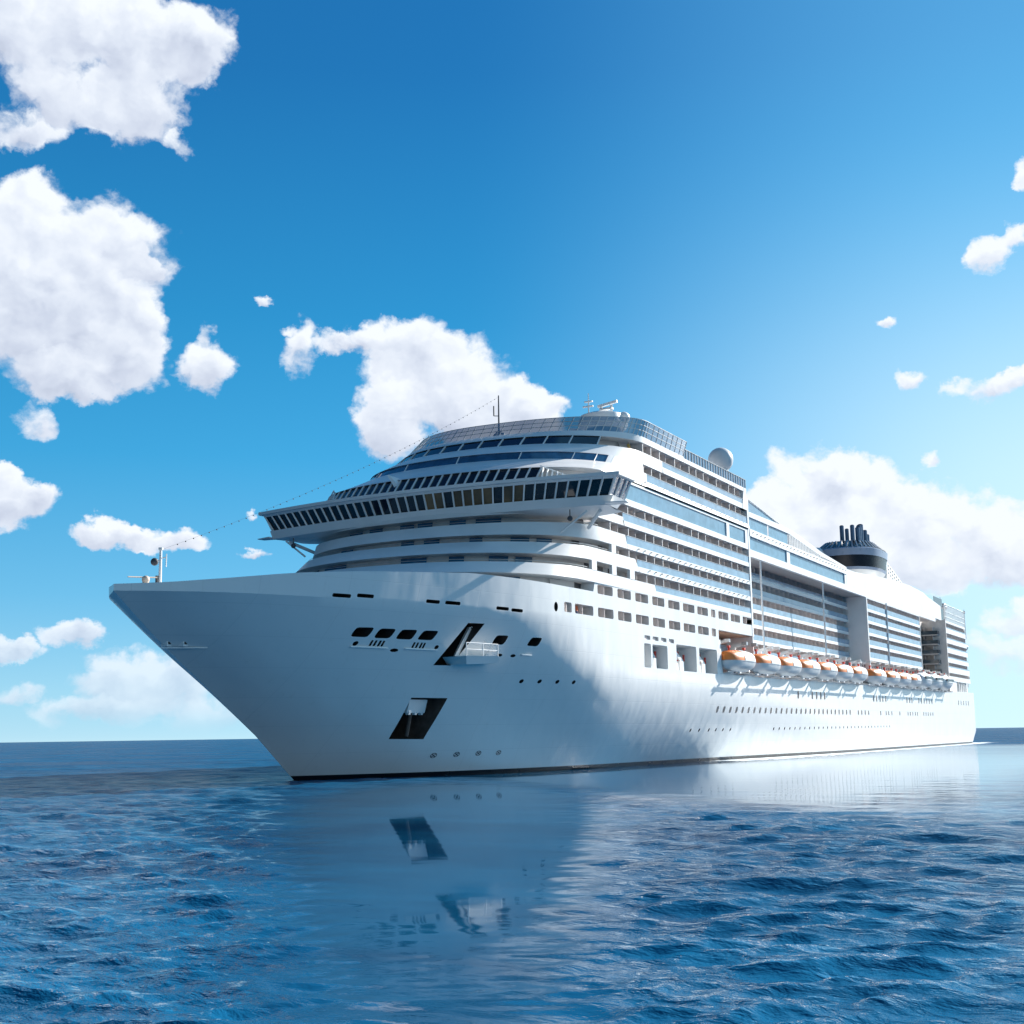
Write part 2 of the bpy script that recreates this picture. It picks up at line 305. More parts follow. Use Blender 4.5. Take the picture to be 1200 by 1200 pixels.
def hull_solid(s_end_fwd):
    """one closed half-and-half body; fwd part from stem to 90.4, aft part from there to the stern"""
    mb = MB()
    zl = [-3., -1., 0., .5, .9, 1.6, 2.6, 3.6, 4.6, 5.8, 7, 8.2, 9.4, 10.6, 11.8, 13, 14.2, 15.2, 16.2, 17.17]
    if s_end_fwd:
        tau = list(np.concatenate([np.array([0, .0025, .006, .012, .02, .03, .042, .056, .072, .09]), np.sort(np.concatenate([np.linspace(.11, 1, 76), [.4880, .4912]]))]))
        top = [.12, .35, .7, 1.]
    else:
        zl = [-3., -1., 0., .5, .9, 1.6, 2.6, 3.6, 4.6, 5.8, 7, 8.2, 9.4, 10.6, 11.6]
        tau = list(np.concatenate([np.linspace(0, .9, 60), np.linspace(.915, 1, 20)]))
        top = [.5, 1.]
    loops = []; mis = []
    def row(zfun, inset=0.):
        P = []; S = []
        for ta in tau:
            z0 = zfun(None)
            if s_end_fwd: s = stem(min(z0, 17.17)); s = s+(90.4-s)*ta
            else: s = 90.4+(stern(z0)-90.4)*ta
            z = zfun(s); h = float(hb(s, z))
            if z > 17.17: h += (z-17.17)*.24*float(np.interp(s, [-25, -14, 6, 24], [0, 1, 1, 0]))
            P.append((s, -max(h-inset, 0.0), z)); S.append((s, max(h-inset, 0.0), z))
        return P+S[::-1]
    for z in zl: loops.append(row(lambda s, z=z: z))
    for f in top:
        if s_end_fwd: loops.append(row(lambda s, f=f: 17.17 if s is None else 17.17+(float(ztop(s))-17.17)*f))
        else: loops.append(row(lambda s, f=f: 11.6 if s is None else 11.6+(float(atop(s))-11.6)*f))
    n = len(tau)
    mis = [1 if k < 3 else 0 for k in range(len(loops)-1)]
    mb.loft(loops, mis, closed=True)
    i0 = len(mb.v)-len(loops[0])
    for L, flip in ((0, False), (len(loops)-1, True)):     # bottom and deck caps as strips
        b = L*len(loops[0])
        for k in range(n-1):
            f = (b+k, b+k+1, b+2*n-2-k, b+2*n-1-k); mb.f.append(f if flip else f[::-1]); mb.mi.append(0 if flip else 1)
    return mb

# ---- openings cut in the plating: polygons in (s,z), depth inboard, material of the recess
CUT = []
def rrect(s0, s1, z0, z1, r=.22, n=3):
    out = []
    for cx, cz, a0 in ((s1-r, z0+r, -90), (s1-r, z1-r, 0), (s0+r, z1-r, 90), (s0+r, z0+r, 180)):
        for k in range(n+1):
            a = math.radians(a0+90*k/n); out.append((cx+r*math.cos(a), cz+r*math.sin(a)))
    return out
def oval(s, z, rs, rz, n=14): return [(s+rs*math.cos(2*math.pi*k/n), z+rz*math.sin(2*math.pi*k/n)) for k in range(n)]
def cut(poly, depth, mi=2): CUT.append((poly, depth, mi))
def slant(bl, tl, tr, br, r=.3):     # parallelogram with softened corners
    P = [Vector(p) for p in (bl, br, tr, tl)]; out = []
    for k in range(4):
        p = P[k]; a = (P[k-1]-p).normalized(); b = (P[(k+1) % 4]-p).normalized()
        for q in (0, .5, 1):
            t = (1-q)**2; out.append(tuple(p+a*r*(1-q)**2+b*r*q**2))
    return out
LOWWIN = [(23.6, 25.35), (26.1, 30.75), (32.0, 36.35), (37.7, 41.8), (43.2, 47.4), (48.8, 53.0), (54.4, 58.6), (59.9, 64.35), (65.5, 69.9), (71.15, 72.95)]
UPWIN = [(32.0, 36.3), (37.7, 41.8), (43.2, 47.4), (48.8, 53.0), (54.4, 58.6), (59.9, 64.35), (65.5, 69.85), (71.15, 73.0), (74.35, 78.75), (79.85, 84.2), (85.5, 89.9)]
for a, b in LOWWIN: cut(rrect(a, b, 17.92, 19.05), 2.0)
for a, b in UPWIN: cut(rrect(a, b, 20.68, 21.80), 2.0)
SMALLW = [(45.8, 47.7), (48.5, 50.5), (51.4, 53.3), (54.2, 56.05)]
for a, b in SMALLW: cut(rrect(a, b, 16.04, 16.57, .1), .35)
DECKOP = [(45.6, 47.85), (48.35, 53.55), (56.8, 64.45), (65.6, 73.0)]
for k, (a, b) in enumerate(DECKOP): cut(rrect(a, b, 12.5, 15.55 if k < 2 else 16.0, .25), 5.0, 4)
cut([(74.1, 12.72), (90.0, 12.72), (90.0, 19.0), (74.1, 19.0)], 5.9, 4)
MOOR = [((-5.66, 13.83), (-5.55, 14.70), (-3.52, 14.76), (-3.74, 13.84)), ((-3.05, 13.8), (-2.87, 14.71), (-.9, 14.75), (-1.17, 13.83)), ((-.48, 13.81), (-.23, 14.72), (1.82, 14.79), (1.58, 13.83)), ((2.24, 13.86), (2.61, 14.77), (4.6, 14.82), (4.27, 13.88)), ((12.52, 13.82), (12.72, 14.75), (14.54, 14.79), (14.27, 13.82)), ((17.76, 13.87), (18.16, 14.77), (19.98, 14.8), (19.57, 13.85))]
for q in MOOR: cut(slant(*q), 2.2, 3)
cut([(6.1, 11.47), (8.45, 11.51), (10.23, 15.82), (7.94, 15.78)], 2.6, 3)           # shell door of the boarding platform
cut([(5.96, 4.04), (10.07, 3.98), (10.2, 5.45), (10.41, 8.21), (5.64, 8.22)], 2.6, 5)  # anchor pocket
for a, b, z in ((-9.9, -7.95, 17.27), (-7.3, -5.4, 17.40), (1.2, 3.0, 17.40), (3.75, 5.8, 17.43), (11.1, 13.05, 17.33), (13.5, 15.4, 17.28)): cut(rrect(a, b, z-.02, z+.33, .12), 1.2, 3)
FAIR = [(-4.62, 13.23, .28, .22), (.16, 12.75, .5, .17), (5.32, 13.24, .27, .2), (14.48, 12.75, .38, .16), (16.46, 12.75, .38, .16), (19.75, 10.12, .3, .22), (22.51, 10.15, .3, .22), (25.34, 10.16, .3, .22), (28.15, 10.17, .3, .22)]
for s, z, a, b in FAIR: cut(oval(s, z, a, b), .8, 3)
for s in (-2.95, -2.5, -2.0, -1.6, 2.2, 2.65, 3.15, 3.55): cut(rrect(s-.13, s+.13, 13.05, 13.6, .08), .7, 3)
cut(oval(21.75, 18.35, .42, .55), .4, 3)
PORT1 = [113.93, 122.63, 125.46, 128.2, 130.84, 169.21, 171.87, 175.01, 177.56, 180.37, 201.99, 204.99, 207.53, 215.38, 218.62, 221.64, 224.99, 228.12, 231.59, 269.18, 273.1, 277.1, 281.17, 284.95]
PORT2 = [74.75+2.75*k for k in range(28)]+[155.47, 158.28, 161.15, 164.07, 174.86, 180.0, 182.41, 185.53, 193.59, 202.31, 204.81, 207.61, 210.44, 213.07, 220.34, 223.11, 225.92, 228.78, 231.68]
PORT3 = [67.4, 70.7, 74.4, 77.2, 80.1, 83.2]+[102.8+2.75*k for k in range(30)]
for s in PORT1: cut(rrect(s-.5, s+.5, 10.38-.68+.005*(s-114), 10.38+.68+.005*(s-114), .3), .5, 2)
for s in PORT2: cut(rrect(s-.46, s+.46, 7.02+.002*(s-75), 7.98+.002*(s-75), .3), .5, 2)
for s in PORT3: cut(oval(s, 4.55+.003*(s-67), .26, .26, 10), .35, 3)

SHIP = link('cruise_ship', None); SHIP.empty_display_size = 5
tag(SHIP, 'huge white cruise ship with orange lifeboats along its side and a dark glazed bridge', 'cruise ship')
HM = [M_HULL, M_BOOT_REFL, M_CABIN, M_DARK, M_WHITE, M_POCKET]
def cut_body(mb, lo, hi):
    me = mb.mesh('hull', HM); o = link('hull', me)
    c = MB()
    for poly, depth, mi in CUT:
        ss = [p[0] for p in poly]
        if min(ss) < lo or max(ss) > hi: continue
        hs = [float(hb(p[0], p[1])) for p in poly]
        c.prism_y(poly, -(max(hs)+1.0), -(min(hs)-depth), mi)
    co_ = link('hull_openings', c.mesh('hull_openings', HM))
    md = o.modifiers.new('b', 'BOOLEAN'); md.operation = 'DIFFERENCE'; md.solver = 'EXACT'; md.object = co_
    try: md.material_mode = 'INDEX'
    except Exception: pass
    dg = bpy.context.evaluated_depsgraph_get(); dg.update()
    r = bpy.data.meshes.new_from_object(o.evaluated_get(dg))
    bpy.data.objects.remove(o); bpy.data.objects.remove(co_); return r
A_ = cut_body(hull_solid(True), -30, 90.39); B_ = cut_body(hull_solid(False), 90.41, 310)
bm = bmesh.new(); bm.from_mesh(A_); bm.from_mesh(B_); me = bpy.data.meshes.new('hull'); bm.to_mesh(me); bm.free()
for m in HM: me.materials.append(m)
me.polygons.foreach_set('use_smooth', [True]*len(me.polygons)); me.set_sharp_from_angle(angle=math.radians(24))
HULL = link('hull', me, SHIP)

# rim of the bulwark and fittings on the plating
def pane(name, poly, inset, m, parent=SHIP, th=.04):
    mb = MB(); h = min(float(hb(p[0], p[1])) for p in poly); mb.prism_y(poly, -(h-inset), -(h-inset-th)); return part(name, mb, m, parent)
for s in PORT1: pane('porthole', rrect(s-.49, s+.49, 9.71+.005*(s-114), 11.05+.005*(s-114), .29), .3, M_GLASS)
for s in PORT2[:60]: pane('porthole', rrect(s-.45, s+.45, 7.03+.002*(s-75), 7.97+.002*(s-75), .29), .3, M_GLASS)
for k, (a, b) in enumerate(LOWWIN+UPWIN):
    z0, z1 = (17.92, 19.05) if k < len(LOWWIN) else (20.68, 21.80)
    h = float(hb(a, z0)); mb = MB(); mid = a+(b-a)*.5
    mb.box(mid-.05, mid+.03, -(h-.12), -(h-1.95), z0+.01, z1-.01, 0)
    mb.box(a+.5, b-.4, -(h-1.9), -(h-1.98), z0+.01, z1-.08, 1)
    part('balcony_door', mb, [M_TAUPE, M_GLASS], SHIP)
for a, b in SMALLW: pane('window', rrect(a+.02, b-.02, 16.06, 16.55, .09), .28, M_TAUPE)
# gear seen inside the boat-deck openings
for k, (a, b) in enumerate(DECKOP):
    mb = MB(); w = b-a; y0 = -18.6
    if w > 3:
        mb.bar((a+w*.3, y0, 15.2), (a+w*.72, y0, 13.9), .42, .5); mb.bar((a+w*.72, y0, 13.9), (a+w*.72, y0, 12.52), .5, .5)
        for q0, q1, h in ((.42, .6, 13.9), (.2, .34, 13.6)):
            bx = MB(); bx.box(a+w*q0, a+w*q1, -19.2, -18.1, 12.52, h); part('deck_locker', bx, M_WHITE, SHIP)
    else: mb.box(a+.5, a+1.2, -18.9, -18.2, 12.52, 14.0)
    for q in range(7):
        x = a+.3+(w-.6)*q/6; sm = MB(); sm.tube((x, -17.2, 12.52), (x, -17.2, 13.6+random.random()*1.6), .07, n=6); part('stanchion', sm, random.choice([M_WHITE, M_METAL, M_DKMETAL]), SHIP)
    part('winch_gear', mb, [M_WHITE, M_METAL, M_DKMETAL], SHIP)
for a, b in DECKOP[1:]:
    mb = MB(); w = b-a; mb.box(a+w*.55, a+w*.62, -18.5, -18.1, 13.9, 15.3); mb.tube((a+w*.82, -18.6, 14.0), (a+w*.82, -18.6, 14.9), .16); part('red_locker', mb, M_RED, SHIP)
# bollard brackets on the bow plating, draught symbols
mb = MB()
for s, z in ((-19.3, 12.86), (-18.3, 12.86)):
    h = float(hb(s, z)); mb.box(s-.28, s+.28, -h-.12, -h+.6, z-.22, z+.25); mb.box(s-.14, s+.14, -h-.2, -h-.1, z-.02, z+.2, 1)
h = float(hb(-17.5, 12.6)); mb.bar((-19.8, -float(hb(-19.8, 12.5))-.06, 12.5), (-16.6, -float(hb(-16.6, 12.5))-.06, 12.55), .14, .08)
part('bow_fitting', mb, [M_HULL, M_DARK], SHIP)
for s0, z0 in ((12.39, 2.23), (15.43, 2.28), (18.55, 2.34), (21.73, 2.34)):
    mb = MB(); n = 20
    for k in range(n):
        P = []
        for rr, a in ((.44, k), (.34, k), (.34, k+1), (.44, k+1)):
            t = 2*math.pi*a/n; s = s0+rr*.95*math.cos(t); z = z0+rr*.62*math.sin(t); P.append((s, -float(hb(s, z))-.02, z))
        mb.quad(P)
    for a in (.8, 2.37):
        P = []
        for e, f in ((-1, -1), (1, -1), (1, 1), (-1, 1)):
            s = s0+.34*e*math.cos(a)-.05*f*math.sin(a); z = z0+.22*e*math.sin(a)+.05*f*math.cos(a); P.append((s, -float(hb(s, z))-.02, z))
        mb.quad(P)
    part('thruster_mark', mb, M_DKMETAL, SHIP)
# sills under the mooring windows
mb = MB()
for a, b, z in ((-5.1, -.9, 12.92), (1.2, 5.4, 12.95), (17.4, 19.0, 12.9)):
    for k in range(6):
        x0 = a+(b-a)*k/6; x1 = a+(b-a)*(k+1)/6; h0 = float(hb(x0, z)); h1 = float(hb(x1, z))
        mb.hexa([(x0, -h0-.22, z-.06), (x1, -h1-.22, z-.06), (x1, -h1+.3, z-.06), (x0, -h0+.3, z-.06), (x0, -h0-.22, z+.06), (x1, -h1-.22, z+.06), (x1, -h1+.3, z+.06), (x0, -h0+.3, z+.06)])
part('hull_ledge', mb, M_HULL, SHIP)
# boarding platform folded out of the bow
pf = MB(); yo = -float(hb(9.5, 12.2))
pf.hexa([(7.9, yo-1.5, 11.55), (12.6, yo-2.6, 11.75), (13.2, yo+.6, 11.75), (8.6, yo+1.2, 11.55), (7.2, yo-1.9, 12.35), (12.2, yo-3.0, 12.5), (13.2, yo+.6, 12.5), (7.6, yo+1.2, 12.35)])
PLAT = part('boarding_platform', pf, M_WHITE, SHIP)
mb = MB(); P = [(7.4, yo-1.8), (9.8, yo-2.4), (12.1, yo-2.9), (12.6, yo-1.2), (13.0, yo+.3)]
for x, y in P: mb.tube((x, y, 12.4), (x, y, 13.75), .06, n=6)
for z in (13.05, 13.72):
    for q in range(4): mb.tube((*P[q], z), (*P[q+1], z), .05, n=6)
part('platform_railing', mb, M_WHITE, PLAT)
mb = MB(); mb.hexa([(8.2, yo+.1, 12.45), (11.1, yo-.3, 12.5), (11.3, yo+.0, 12.5), (8.4, yo+.4, 12.45), (9.6, yo-.95, 15.5), (9.9, yo-.95, 15.5), (10.0, yo-.6, 15.5), (9.7, yo-.6, 15.5)])
mb.bar((10.0, yo-.9, 15.6), (12.4, yo-2.4, 13.0), .08)
part('platform_stay', mb, M_WHITE, PLAT)

# ------------------------------------------------------------------ curved front of the superstructure
def star(z): return 1-.36*min(1, max(0, (z-37.5)/7.))**1.3
def loop(z, s0, D, hw=20., sp=None, ss=90.4, n=44, p=2.25, lim=None):
    pts = []
    for k in range(n+1):
        ph = math.radians(-90+180*k/n); y = hw*math.sin(ph)
        if lim: y = max(-lim, min(lim, lim*(2*k/n-1)))
        tt = min(abs(y)/hw, 1.)
        pts.append((s0+D*(1-math.sqrt(max(0, 1-tt**p))), y*(star(z) if y > 0 else 1), z))
    if lim: return pts
    sp = s0+D if sp is None else sp
    return [(max(sp, pts[0][0]), -hw, z)]+pts+[(ss, hw*star(z), z)]
def on_front(y, z, lv, hw=20., p=2.25):
    if y > 0: y = y/star(z)
    (za, sa, Da), (zb, sb, Db) = lv; f = (z-za)/(zb-za); s0 = sa+(sb-sa)*f; D = Da+(Db-Da)*f
    return s0+D*(1-math.sqrt(max(0, 1-min(1, abs(y)/hw)**p)))
def band(name, levels, sps, m=M_WHITE, soffit=2.4, hw=20., smooth=35):
    mb = MB(); Ls = []
    z, s0, D = levels[0]
    if soffit: Ls.append(loop(z+.01, s0+soffit, D, hw-1.9, sps[0]))
    for (z, s0, D), sp in zip(levels, sps): Ls.append(loop(z, s0, D, hw, sp))
    z, s0, D = levels[-1]; Ls.append(loop(z, s0+.28, D, hw-.25, sps[-1]))
    if soffit: Ls.append(loop(z-.7, s0+.28, D, hw-.25, sps[-1]))
    mb.loft(Ls); return part(name, mb, m, SHIP, smooth)
LC = [(21.93, 10.5, 17.), (23.35, 12.9, 16.3)]; LB = [(24.52, 14.8, 15.5), (26.08, 17.4, 14.5)]
LA = [(27.1, 19.2, 14.), (28.78, 21.5, 11.)]; LR = [(29.93, 23., 9.), (31.0, 23.8, 9.)]
W1 = [(35.9, 25.7, 8.5), (36.78, 27.3, 11.4), (37.9, 29.3, 15.)]; W2 = [(39., 30.2, 15.5), (39.8, 31.9, 14.8), (40.6, 33.6, 14.)]
W3 = [(41.92, 35.2, 13.), (42.72, 36.5, 11.)]
band('front_band', LC, (50.6, 49.8)); band('front_band', LB, (44.9, 43.5)); band('front_band', LA, (41.2, 40.5))
band('front_band', LR, (40.4, 40.), soffit=2.4)
band('front_band', W1[:2], (90.4, 90.4)); band('front_band', W1[1:], (48.3, 48.25), soffit=0)
band('front_band', W2, (54., 54., 54.)); band('front_band', W3, (62.3, 62.2))
# walls standing back behind the slots: window wall and cabin wall
for (zb, zt, s0, D) in ((20.5, 21.93, 12.9, 16.), (21.93, 24.52, 16.2, 15.5), (24.52, 27.1, 20.2, 14.3), (27.1, 29.93, 24.2, 11.), (29.93, 35.9, 26.2, 9.)):
    mb = MB(); mb.loft([loop(zb, s0, D, 18.1, 90.4, 90.4), loop(zt, s0+.3, D, 18.1, 90.4, 90.4)]); part('cabin_wall', mb, M_CABW, SHIP, 35)
for (zb, zt, s0, D) in ((36.5, 39., 31.5, 13.5), (39., 41.93, 35.2, 12.5)):
    mb = MB(); mb.loft([loop(zb, s0, D, 18.1, 90.4, 90.4), loop(zt, s0+1.5, D, 18.1, 90.4, 90.4)]); part('cabin_wall', mb, M_CABW, SHIP, 35)
# windows in the slot walls
def slot_window(y0, y1, zb, zt, s0, D, m=M_BLUEG):
    mb = MB(); n = 4
    a = [(s0-.06+D*(1-math.sqrt(1-(min(abs(y), 18.)/18.1)**2.25)), y) for y in np.linspace(y0, y1, n+1)]
    mb.loft([[(s, y, zb) for s, y in a], [(s+.25*(zt-zb)/2.5, y, zt) for s, y in a], [(s+.3, y, zt) for s, y in a]]); part('window', mb, m, SHIP, 30)
for a, b in ((12.3, 9.4), (8.1, 5.8), (3.0, .9), (.4, -1.7), (-4.0, -6.1), (-7.3, -10.3)): slot_window(a, b, 28.5, 29.8, 24.2, 11.)
for a, b, l in ((10.5, 7.9, 0), (7.1, 4.5, 1), (3.2, 1.0, 1), (.2, -1.6, 0), (-2.9, -4.9, 0), (-5.5, -7.4, 1), (-8.4, -9.8, 0), (-12.6, -14.3, 0), (-14.9, -16.1, 0)): slot_window(a, b, 25.8, 27., 20.2, 14.3, M_TAUPE if l else M_BLUEG)
for a, b, l in ((14., 11.6, 0), (10., 5.7, 0), (4.6, 2.2, 1), (1.1, -.8, 1), (-2.3, -5.5, 0), (-8., -9.6, 0), (-12., -13.7, 0), (-14.3, -15.6, 0)): slot_window(a, b, 23.1, 24.4, 16.2, 15.5, M_TAUPE if l else M_BLUEG)
for a, b in ((-10.5, -12.5), (-14, -15.6)): slot_window(a, b, 20.9, 21.8, 12.9, 16.)
# thin hand rails in the slots
for (z, s0, D, sp) in ((23.62, 12.95, 16.3, 30), (26.35, 17.5, 14.5, 36), (29.05, 21.6, 11., 33)):
    mb = MB(); L = loop(z, s0+.1, D, 19.7, sp)[:-6]
    for a, b in zip(L[:-1], L[1:]):
        if (Vector(a)-Vector(b)).length > .05: mb.tube(a, b, .03, n=5)
    part('hand_rail', mb, M_METAL, SHIP)
# sloping window strips of the front
def strip(levels, ys, hw, m, mull=.12, name='window'):
    (za, sa, Da), (zb, sb, Db) = levels; fr = MB()
    for y0, y1 in zip(ys[:-1], ys[1:]):
        mb = MB(); yy = np.linspace(y0, y1, 4)
        lo = [(on_front(y, za, levels, hw)+.22, y, za) for y in yy]; hi = [(on_front(y, zb, levels, hw)+.22, y, zb) for y in yy]
        mb.loft([lo, hi]); part(name, mb, m, SHIP, 30)
    for y in ys:
        fr = MB(); fr.bar((on_front(y, za, levels, hw)+.12, y, za), (on_front(y, zb, levels, hw)+.12, y, zb), mull, .16); part('mullion', fr, M_WHITE, SHIP)
strip([(33.75, 23.9, 8.), (35.9, 25.75, 8.5)], list(np.linspace(-14.6, 17.5, 27)), 20., M_GLASS, .16)
strip([(37.88, 29.3, 15.), (39.02, 30.2, 15.5)], [-18.9, -17.6, -15.6, -10, -2, 6, 12, 17.6], 20., M_BLUEG, .05)
strip([(40.58, 33.6, 14.), (41.94, 35.2, 13.)], list(np.linspace(-16.8, 14.4, 12)), 20., M_GLASS, .13)
for sgn in (-1,):       # white corner posts where the glass strips meet the side
    for lv, y0, se in (([(37.86, 29.3, 15.), (39.04, 30.2, 15.5)], 18.5, 47.), ):
        mb = MB(); L = []
        for z, s0, D in lv:
            P = [(on_front(-y, z, lv)+.02, sgn*y, z) for y in np.linspace(y0, 19.99, 10)]+[(se, sgn*19.99, z), (se, sgn*19.6, z)]
            L.append(P)
        mb.loft(L); part('corner_post', mb, M_WHITE, SHIP, 40)
# white slatted screens above the bridge wings and the pointed cowl
mb = MB()
for sgn in (-1, 1):
    for k in range(9):
        y = sgn*(15.2+k*.5); s = on_front(15.2+k*.5, 34., [(33.75, 23.9, 8.), (35.9, 25.75, 8.5)])
        mb.bar((s+.1, y, 33.7), (s+.9, y, 35.75-k*.2), .1, .3)
    mb.bar((25.9+1.2, sgn*15., 35.85), (30.5, sgn*19.4, 33.9), .12)
part('slatted_screen', mb, M_WHITE, SHIP)
mb = MB(); mb.hexa([(25.2, 4.0, 34.2), (25.4, 3.2, 34.2), (26.2, 3.2, 34.2), (26.0, 4.0, 34.2), (25.4, 5.6, 36.6), (25.5, 5.4, 36.6), (27.2, 3.2, 35.7), (27.0, 3.4, 35.7)])
part('pointed_cowl', mb, M_WHITE, SHIP)

# ------------------------------------------------------------------ bridge with its wings
BR = MB()
def bs(y, s0): return s0+.0047*y*y
BY = list(np.linspace(-25.3, 25.3, 39)); HWB = 25.3
def brow(z, s0, w=25.6, n=40): return [(bs(y, s0), y, z) for y in np.linspace(-w, w, n)]
def bback(z, s, w=25.6, n=40): return [(s+(1.2 if abs(y) < 18 else 0), y, z) for y in np.linspace(-w, w, n)]
BR.loft([bback(33.35, 30.5, 25.9), brow(33.35, 22.25, 25.9), brow(33.72, 22.2, 25.9), bback(33.72, 30.5, 25.9)], closed=False)   # roof
for sg in (-25.9, 25.9): BR.hexa([(bs(sg, 22.2), sg-.02, 33.35), (30.5, sg-.02, 33.35), (30.5, sg+.02, 33.35), (bs(sg, 22.2), sg+.02, 33.35), (bs(sg, 22.2), sg-.02, 33.72), (30.5, sg-.02, 33.72), (30.5, sg+.02, 33.72), (bs(sg, 22.2), sg+.02, 33.72)])
BRIDGE = part('bridge', BR, M_WHITE, SHIP, 30)
sill = MB()
sill.loft([brow(31.3, 23.75, 24.6), brow(31.25, 23.45, 24.7), brow(30.15, 23.55, 24.2)]+[[(bs(y, 23.55)+k[0], y*k[2], 30.15-k[1]*(1-(abs(y)/24.2)**4)*min(1, max(0, (abs(y)-9)/7))+k[3]*max(0, 1-abs(y)/14)) for y in np.linspace(-24.2, 24.2, 40)] for k in ((1.2, .55, .985, .05), (3.2, .9, .97, .3), (5.5, .9, .97, .3))]+[[(29.9, y, 30.2) for y in np.linspace(-23.6, 23.6, 40)], [(30.2, y, 31.3) for y in np.linspace(-24.4, 24.4, 40)], brow(31.3, 23.75, 24.6)])
for sg in (-1, 1):
    e = [(bs(24.6, 23.7), sg*24.6, 31.27), (bs(24.2, 23.55), sg*24.2, 30.15), (26.3, sg*24.1, 30.1), (29.9, sg*23.6, 30.2), (30.2, sg*24.4, 31.28)]; sill.quad(e)
part('bridge_sill', sill, M_WHITE, BRIDGE, 40)
fr = MB()
nw = len(BY)-1
for k in range(nw):
    y0, y1 = BY[k], BY[k+1]; f = .955
    mb = MB(); mb.quad([(bs(y0*f, 23.72)+.1, y0*f, 31.27), (bs(y1*f, 23.72)+.1, y1*f, 31.27), (bs(y1, 22.75)+.1, y1, 33.36), (bs(y0, 22.75)+.1, y0, 33.36)])
    part('window', mb, M_BROWN if -14 < (y0+y1)/2 < -1 and k % 5 else M_GLASS, BRIDGE)
for k in range(nw+1):
    y = BY[k]; f = .955; fr.bar((bs(y*f, 23.68), y*f, 31.25), (bs(y, 22.7), y, 33.36), .17, .2)
fr.loft([brow(33.05, 22.78, 25.25), brow(33.36, 22.62, 25.4)])
for sg in (-1, 1):      # wing ends
    for s in (25.9, 27.4, 29.0, 30.2): fr.bar((s+.3, sg*24.25, 31.25), (s, sg*25.3, 33.36), .16, .18)
part('window_frame', fr, M_WHITE, BRIDGE, 30)
for sg in (-1, 1):
    mb = MB(); mb.quad([(26.6, sg*24.18, 31.27), (30.3, sg*24.18, 31.27), (30.1, sg*25.2, 33.36), (25.9, sg*25.2, 33.36)]); part('window', mb, M_BLUEG if sg < 0 else M_GLASS, BRIDGE)
    mb = MB(); mb.quad([(30.25, sg*24.2, 31.27), (30.4, sg*19.8, 31.27), (30.4, sg*19.8, 33.36), (30.15, sg*25.2, 33.36)]); part('window', mb, M_BLUEG, BRIDGE)
    mb = MB(); mb.tube((25.8, sg*21.6, 29.6), (25.5, sg*18.3, 27.3), .13, n=8); mb.tube((27.5, sg*22.5, 29.8), (30., sg*19.8, 28.3), .22, n=8); part('wing_strut', mb, M_WHITE, BRIDGE)
    mb = MB(); mb.tube((25.0, sg*19.8, 29.8), (25.0, sg*19.8, 29.0), .07, n=8); mb.sphere((25.0, sg*19.8, 28.75), .32, 12, 8); part('wing_lamp', mb, M_DKMETAL, BRIDGE)
    mb = MB(); mb.hexa([(25.2, sg*24., 30.2), (27.2, sg*24., 30.2), (27.2, sg*26.3, 30.25), (26.0, sg*26.5, 30.25), (25.2, sg*24., 30.34), (27.2, sg*24., 30.34), (27.2, sg*26.3, 30.34), (26.0, sg*26.5, 30.34)]); part('wing_step', mb, M_WHITE, BRIDGE)
mb = MB(); mb.loft([[(30.0, y, 29.6), (30.0, y, 33.4)] for y in (-18, 18)]); part('bridge_back_wall', mb, M_DARK, BRIDGE)

# ------------------------------------------------------------------ port side of the forward block: balcony rows
DIVX = [53.4+17.15*j+d for j in range(-1, 3) for d in (0, 2.8, 5.65, 8.45, 11.3, 14.1)]
DIVX = sorted(x for x in DIVX if x < 90)
ROWS = [(21.95, 22.55, 23.4, 24.5, 50., 43.4, 50.2), (24.52, 25.2, 26.14, 27.08, 44.2, 37.7, 44.4), (27.1, 27.73, 28.83, 29.92, 41., 34.5, 41.), (29.93, 30.58, 31.6, 32.72, 40., 37., 39.9), (36.1, 36.78, 37.9, 39., 48.3, 47.2, 48.3), (39., 39.8, 40.6, 41.93, 54., 47., 54.)]
POST = mat('balcony_post', (.72, .70, .68), .5)
def divider_mesh(y0, y1, z0, z1, name='balcony_divider', major=True):
    mb = MB(); mb.box(-.03, .03, y0+.06, y1, z0, z1, 0)
    if major: mb.box(-.07, .07, y0-.0, y0+.1, z0, z1, 1)
    return mb.mesh(name, [M_TAUPE, POST])
stuffdiv = MB()
ndiv = 0
for (zf, zg, zd, zt, sg, sd, sf) in ROWS:
    mb = MB()
    if sf < 90: mb.hexa([(sf+.3, -20, zf), (90.1, -20, zf), (90.1, -18.1, zf), (sf+.3, -18.1, zf), (sf, -20, zg), (90.1, -20, zg), (90.1, -18.1, zg), (sf, -18.1, zg)])
    part('deck_fascia', mb, M_WHITE, SHIP)
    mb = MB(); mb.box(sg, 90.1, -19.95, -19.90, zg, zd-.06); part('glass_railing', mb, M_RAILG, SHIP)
    mb = MB(); mb.box(sg, 90.1, -19.99, -19.88, zd-.06, zd); part('hand_rail', mb, M_METAL, SHIP)
    dm = [divider_mesh(-19.86, -18.12, zg if zg > zf else zf, zt, major=True), divider_mesh(-19.7, -18.12, zg, zt, major=False)]
    for i, x in enumerate(DIVX):
        if x < sd+.3: continue
        o = link('balcony_divider', dm[0 if round((x-53.4) % 17.15, 1) in (0., 5.6, 5.7, 11.3, 14.1) else 1], SHIP, (x, 0, 0)); ndiv += 1
# steel piers on the two lowest rows
for a, b, z0, z1 in ((30.3, 31.7, 23.3, 24.53), (36.2, 37.5, 23.3, 24.53), (41.7, 43.2, 23.3, 24.53), (36.2, 37.5, 26.05, 27.12)):
    mb = MB(); mb.box(a, b, -20, -19.6, z0, z1); part('steel_pier', mb, M_WHITE, SHIP)
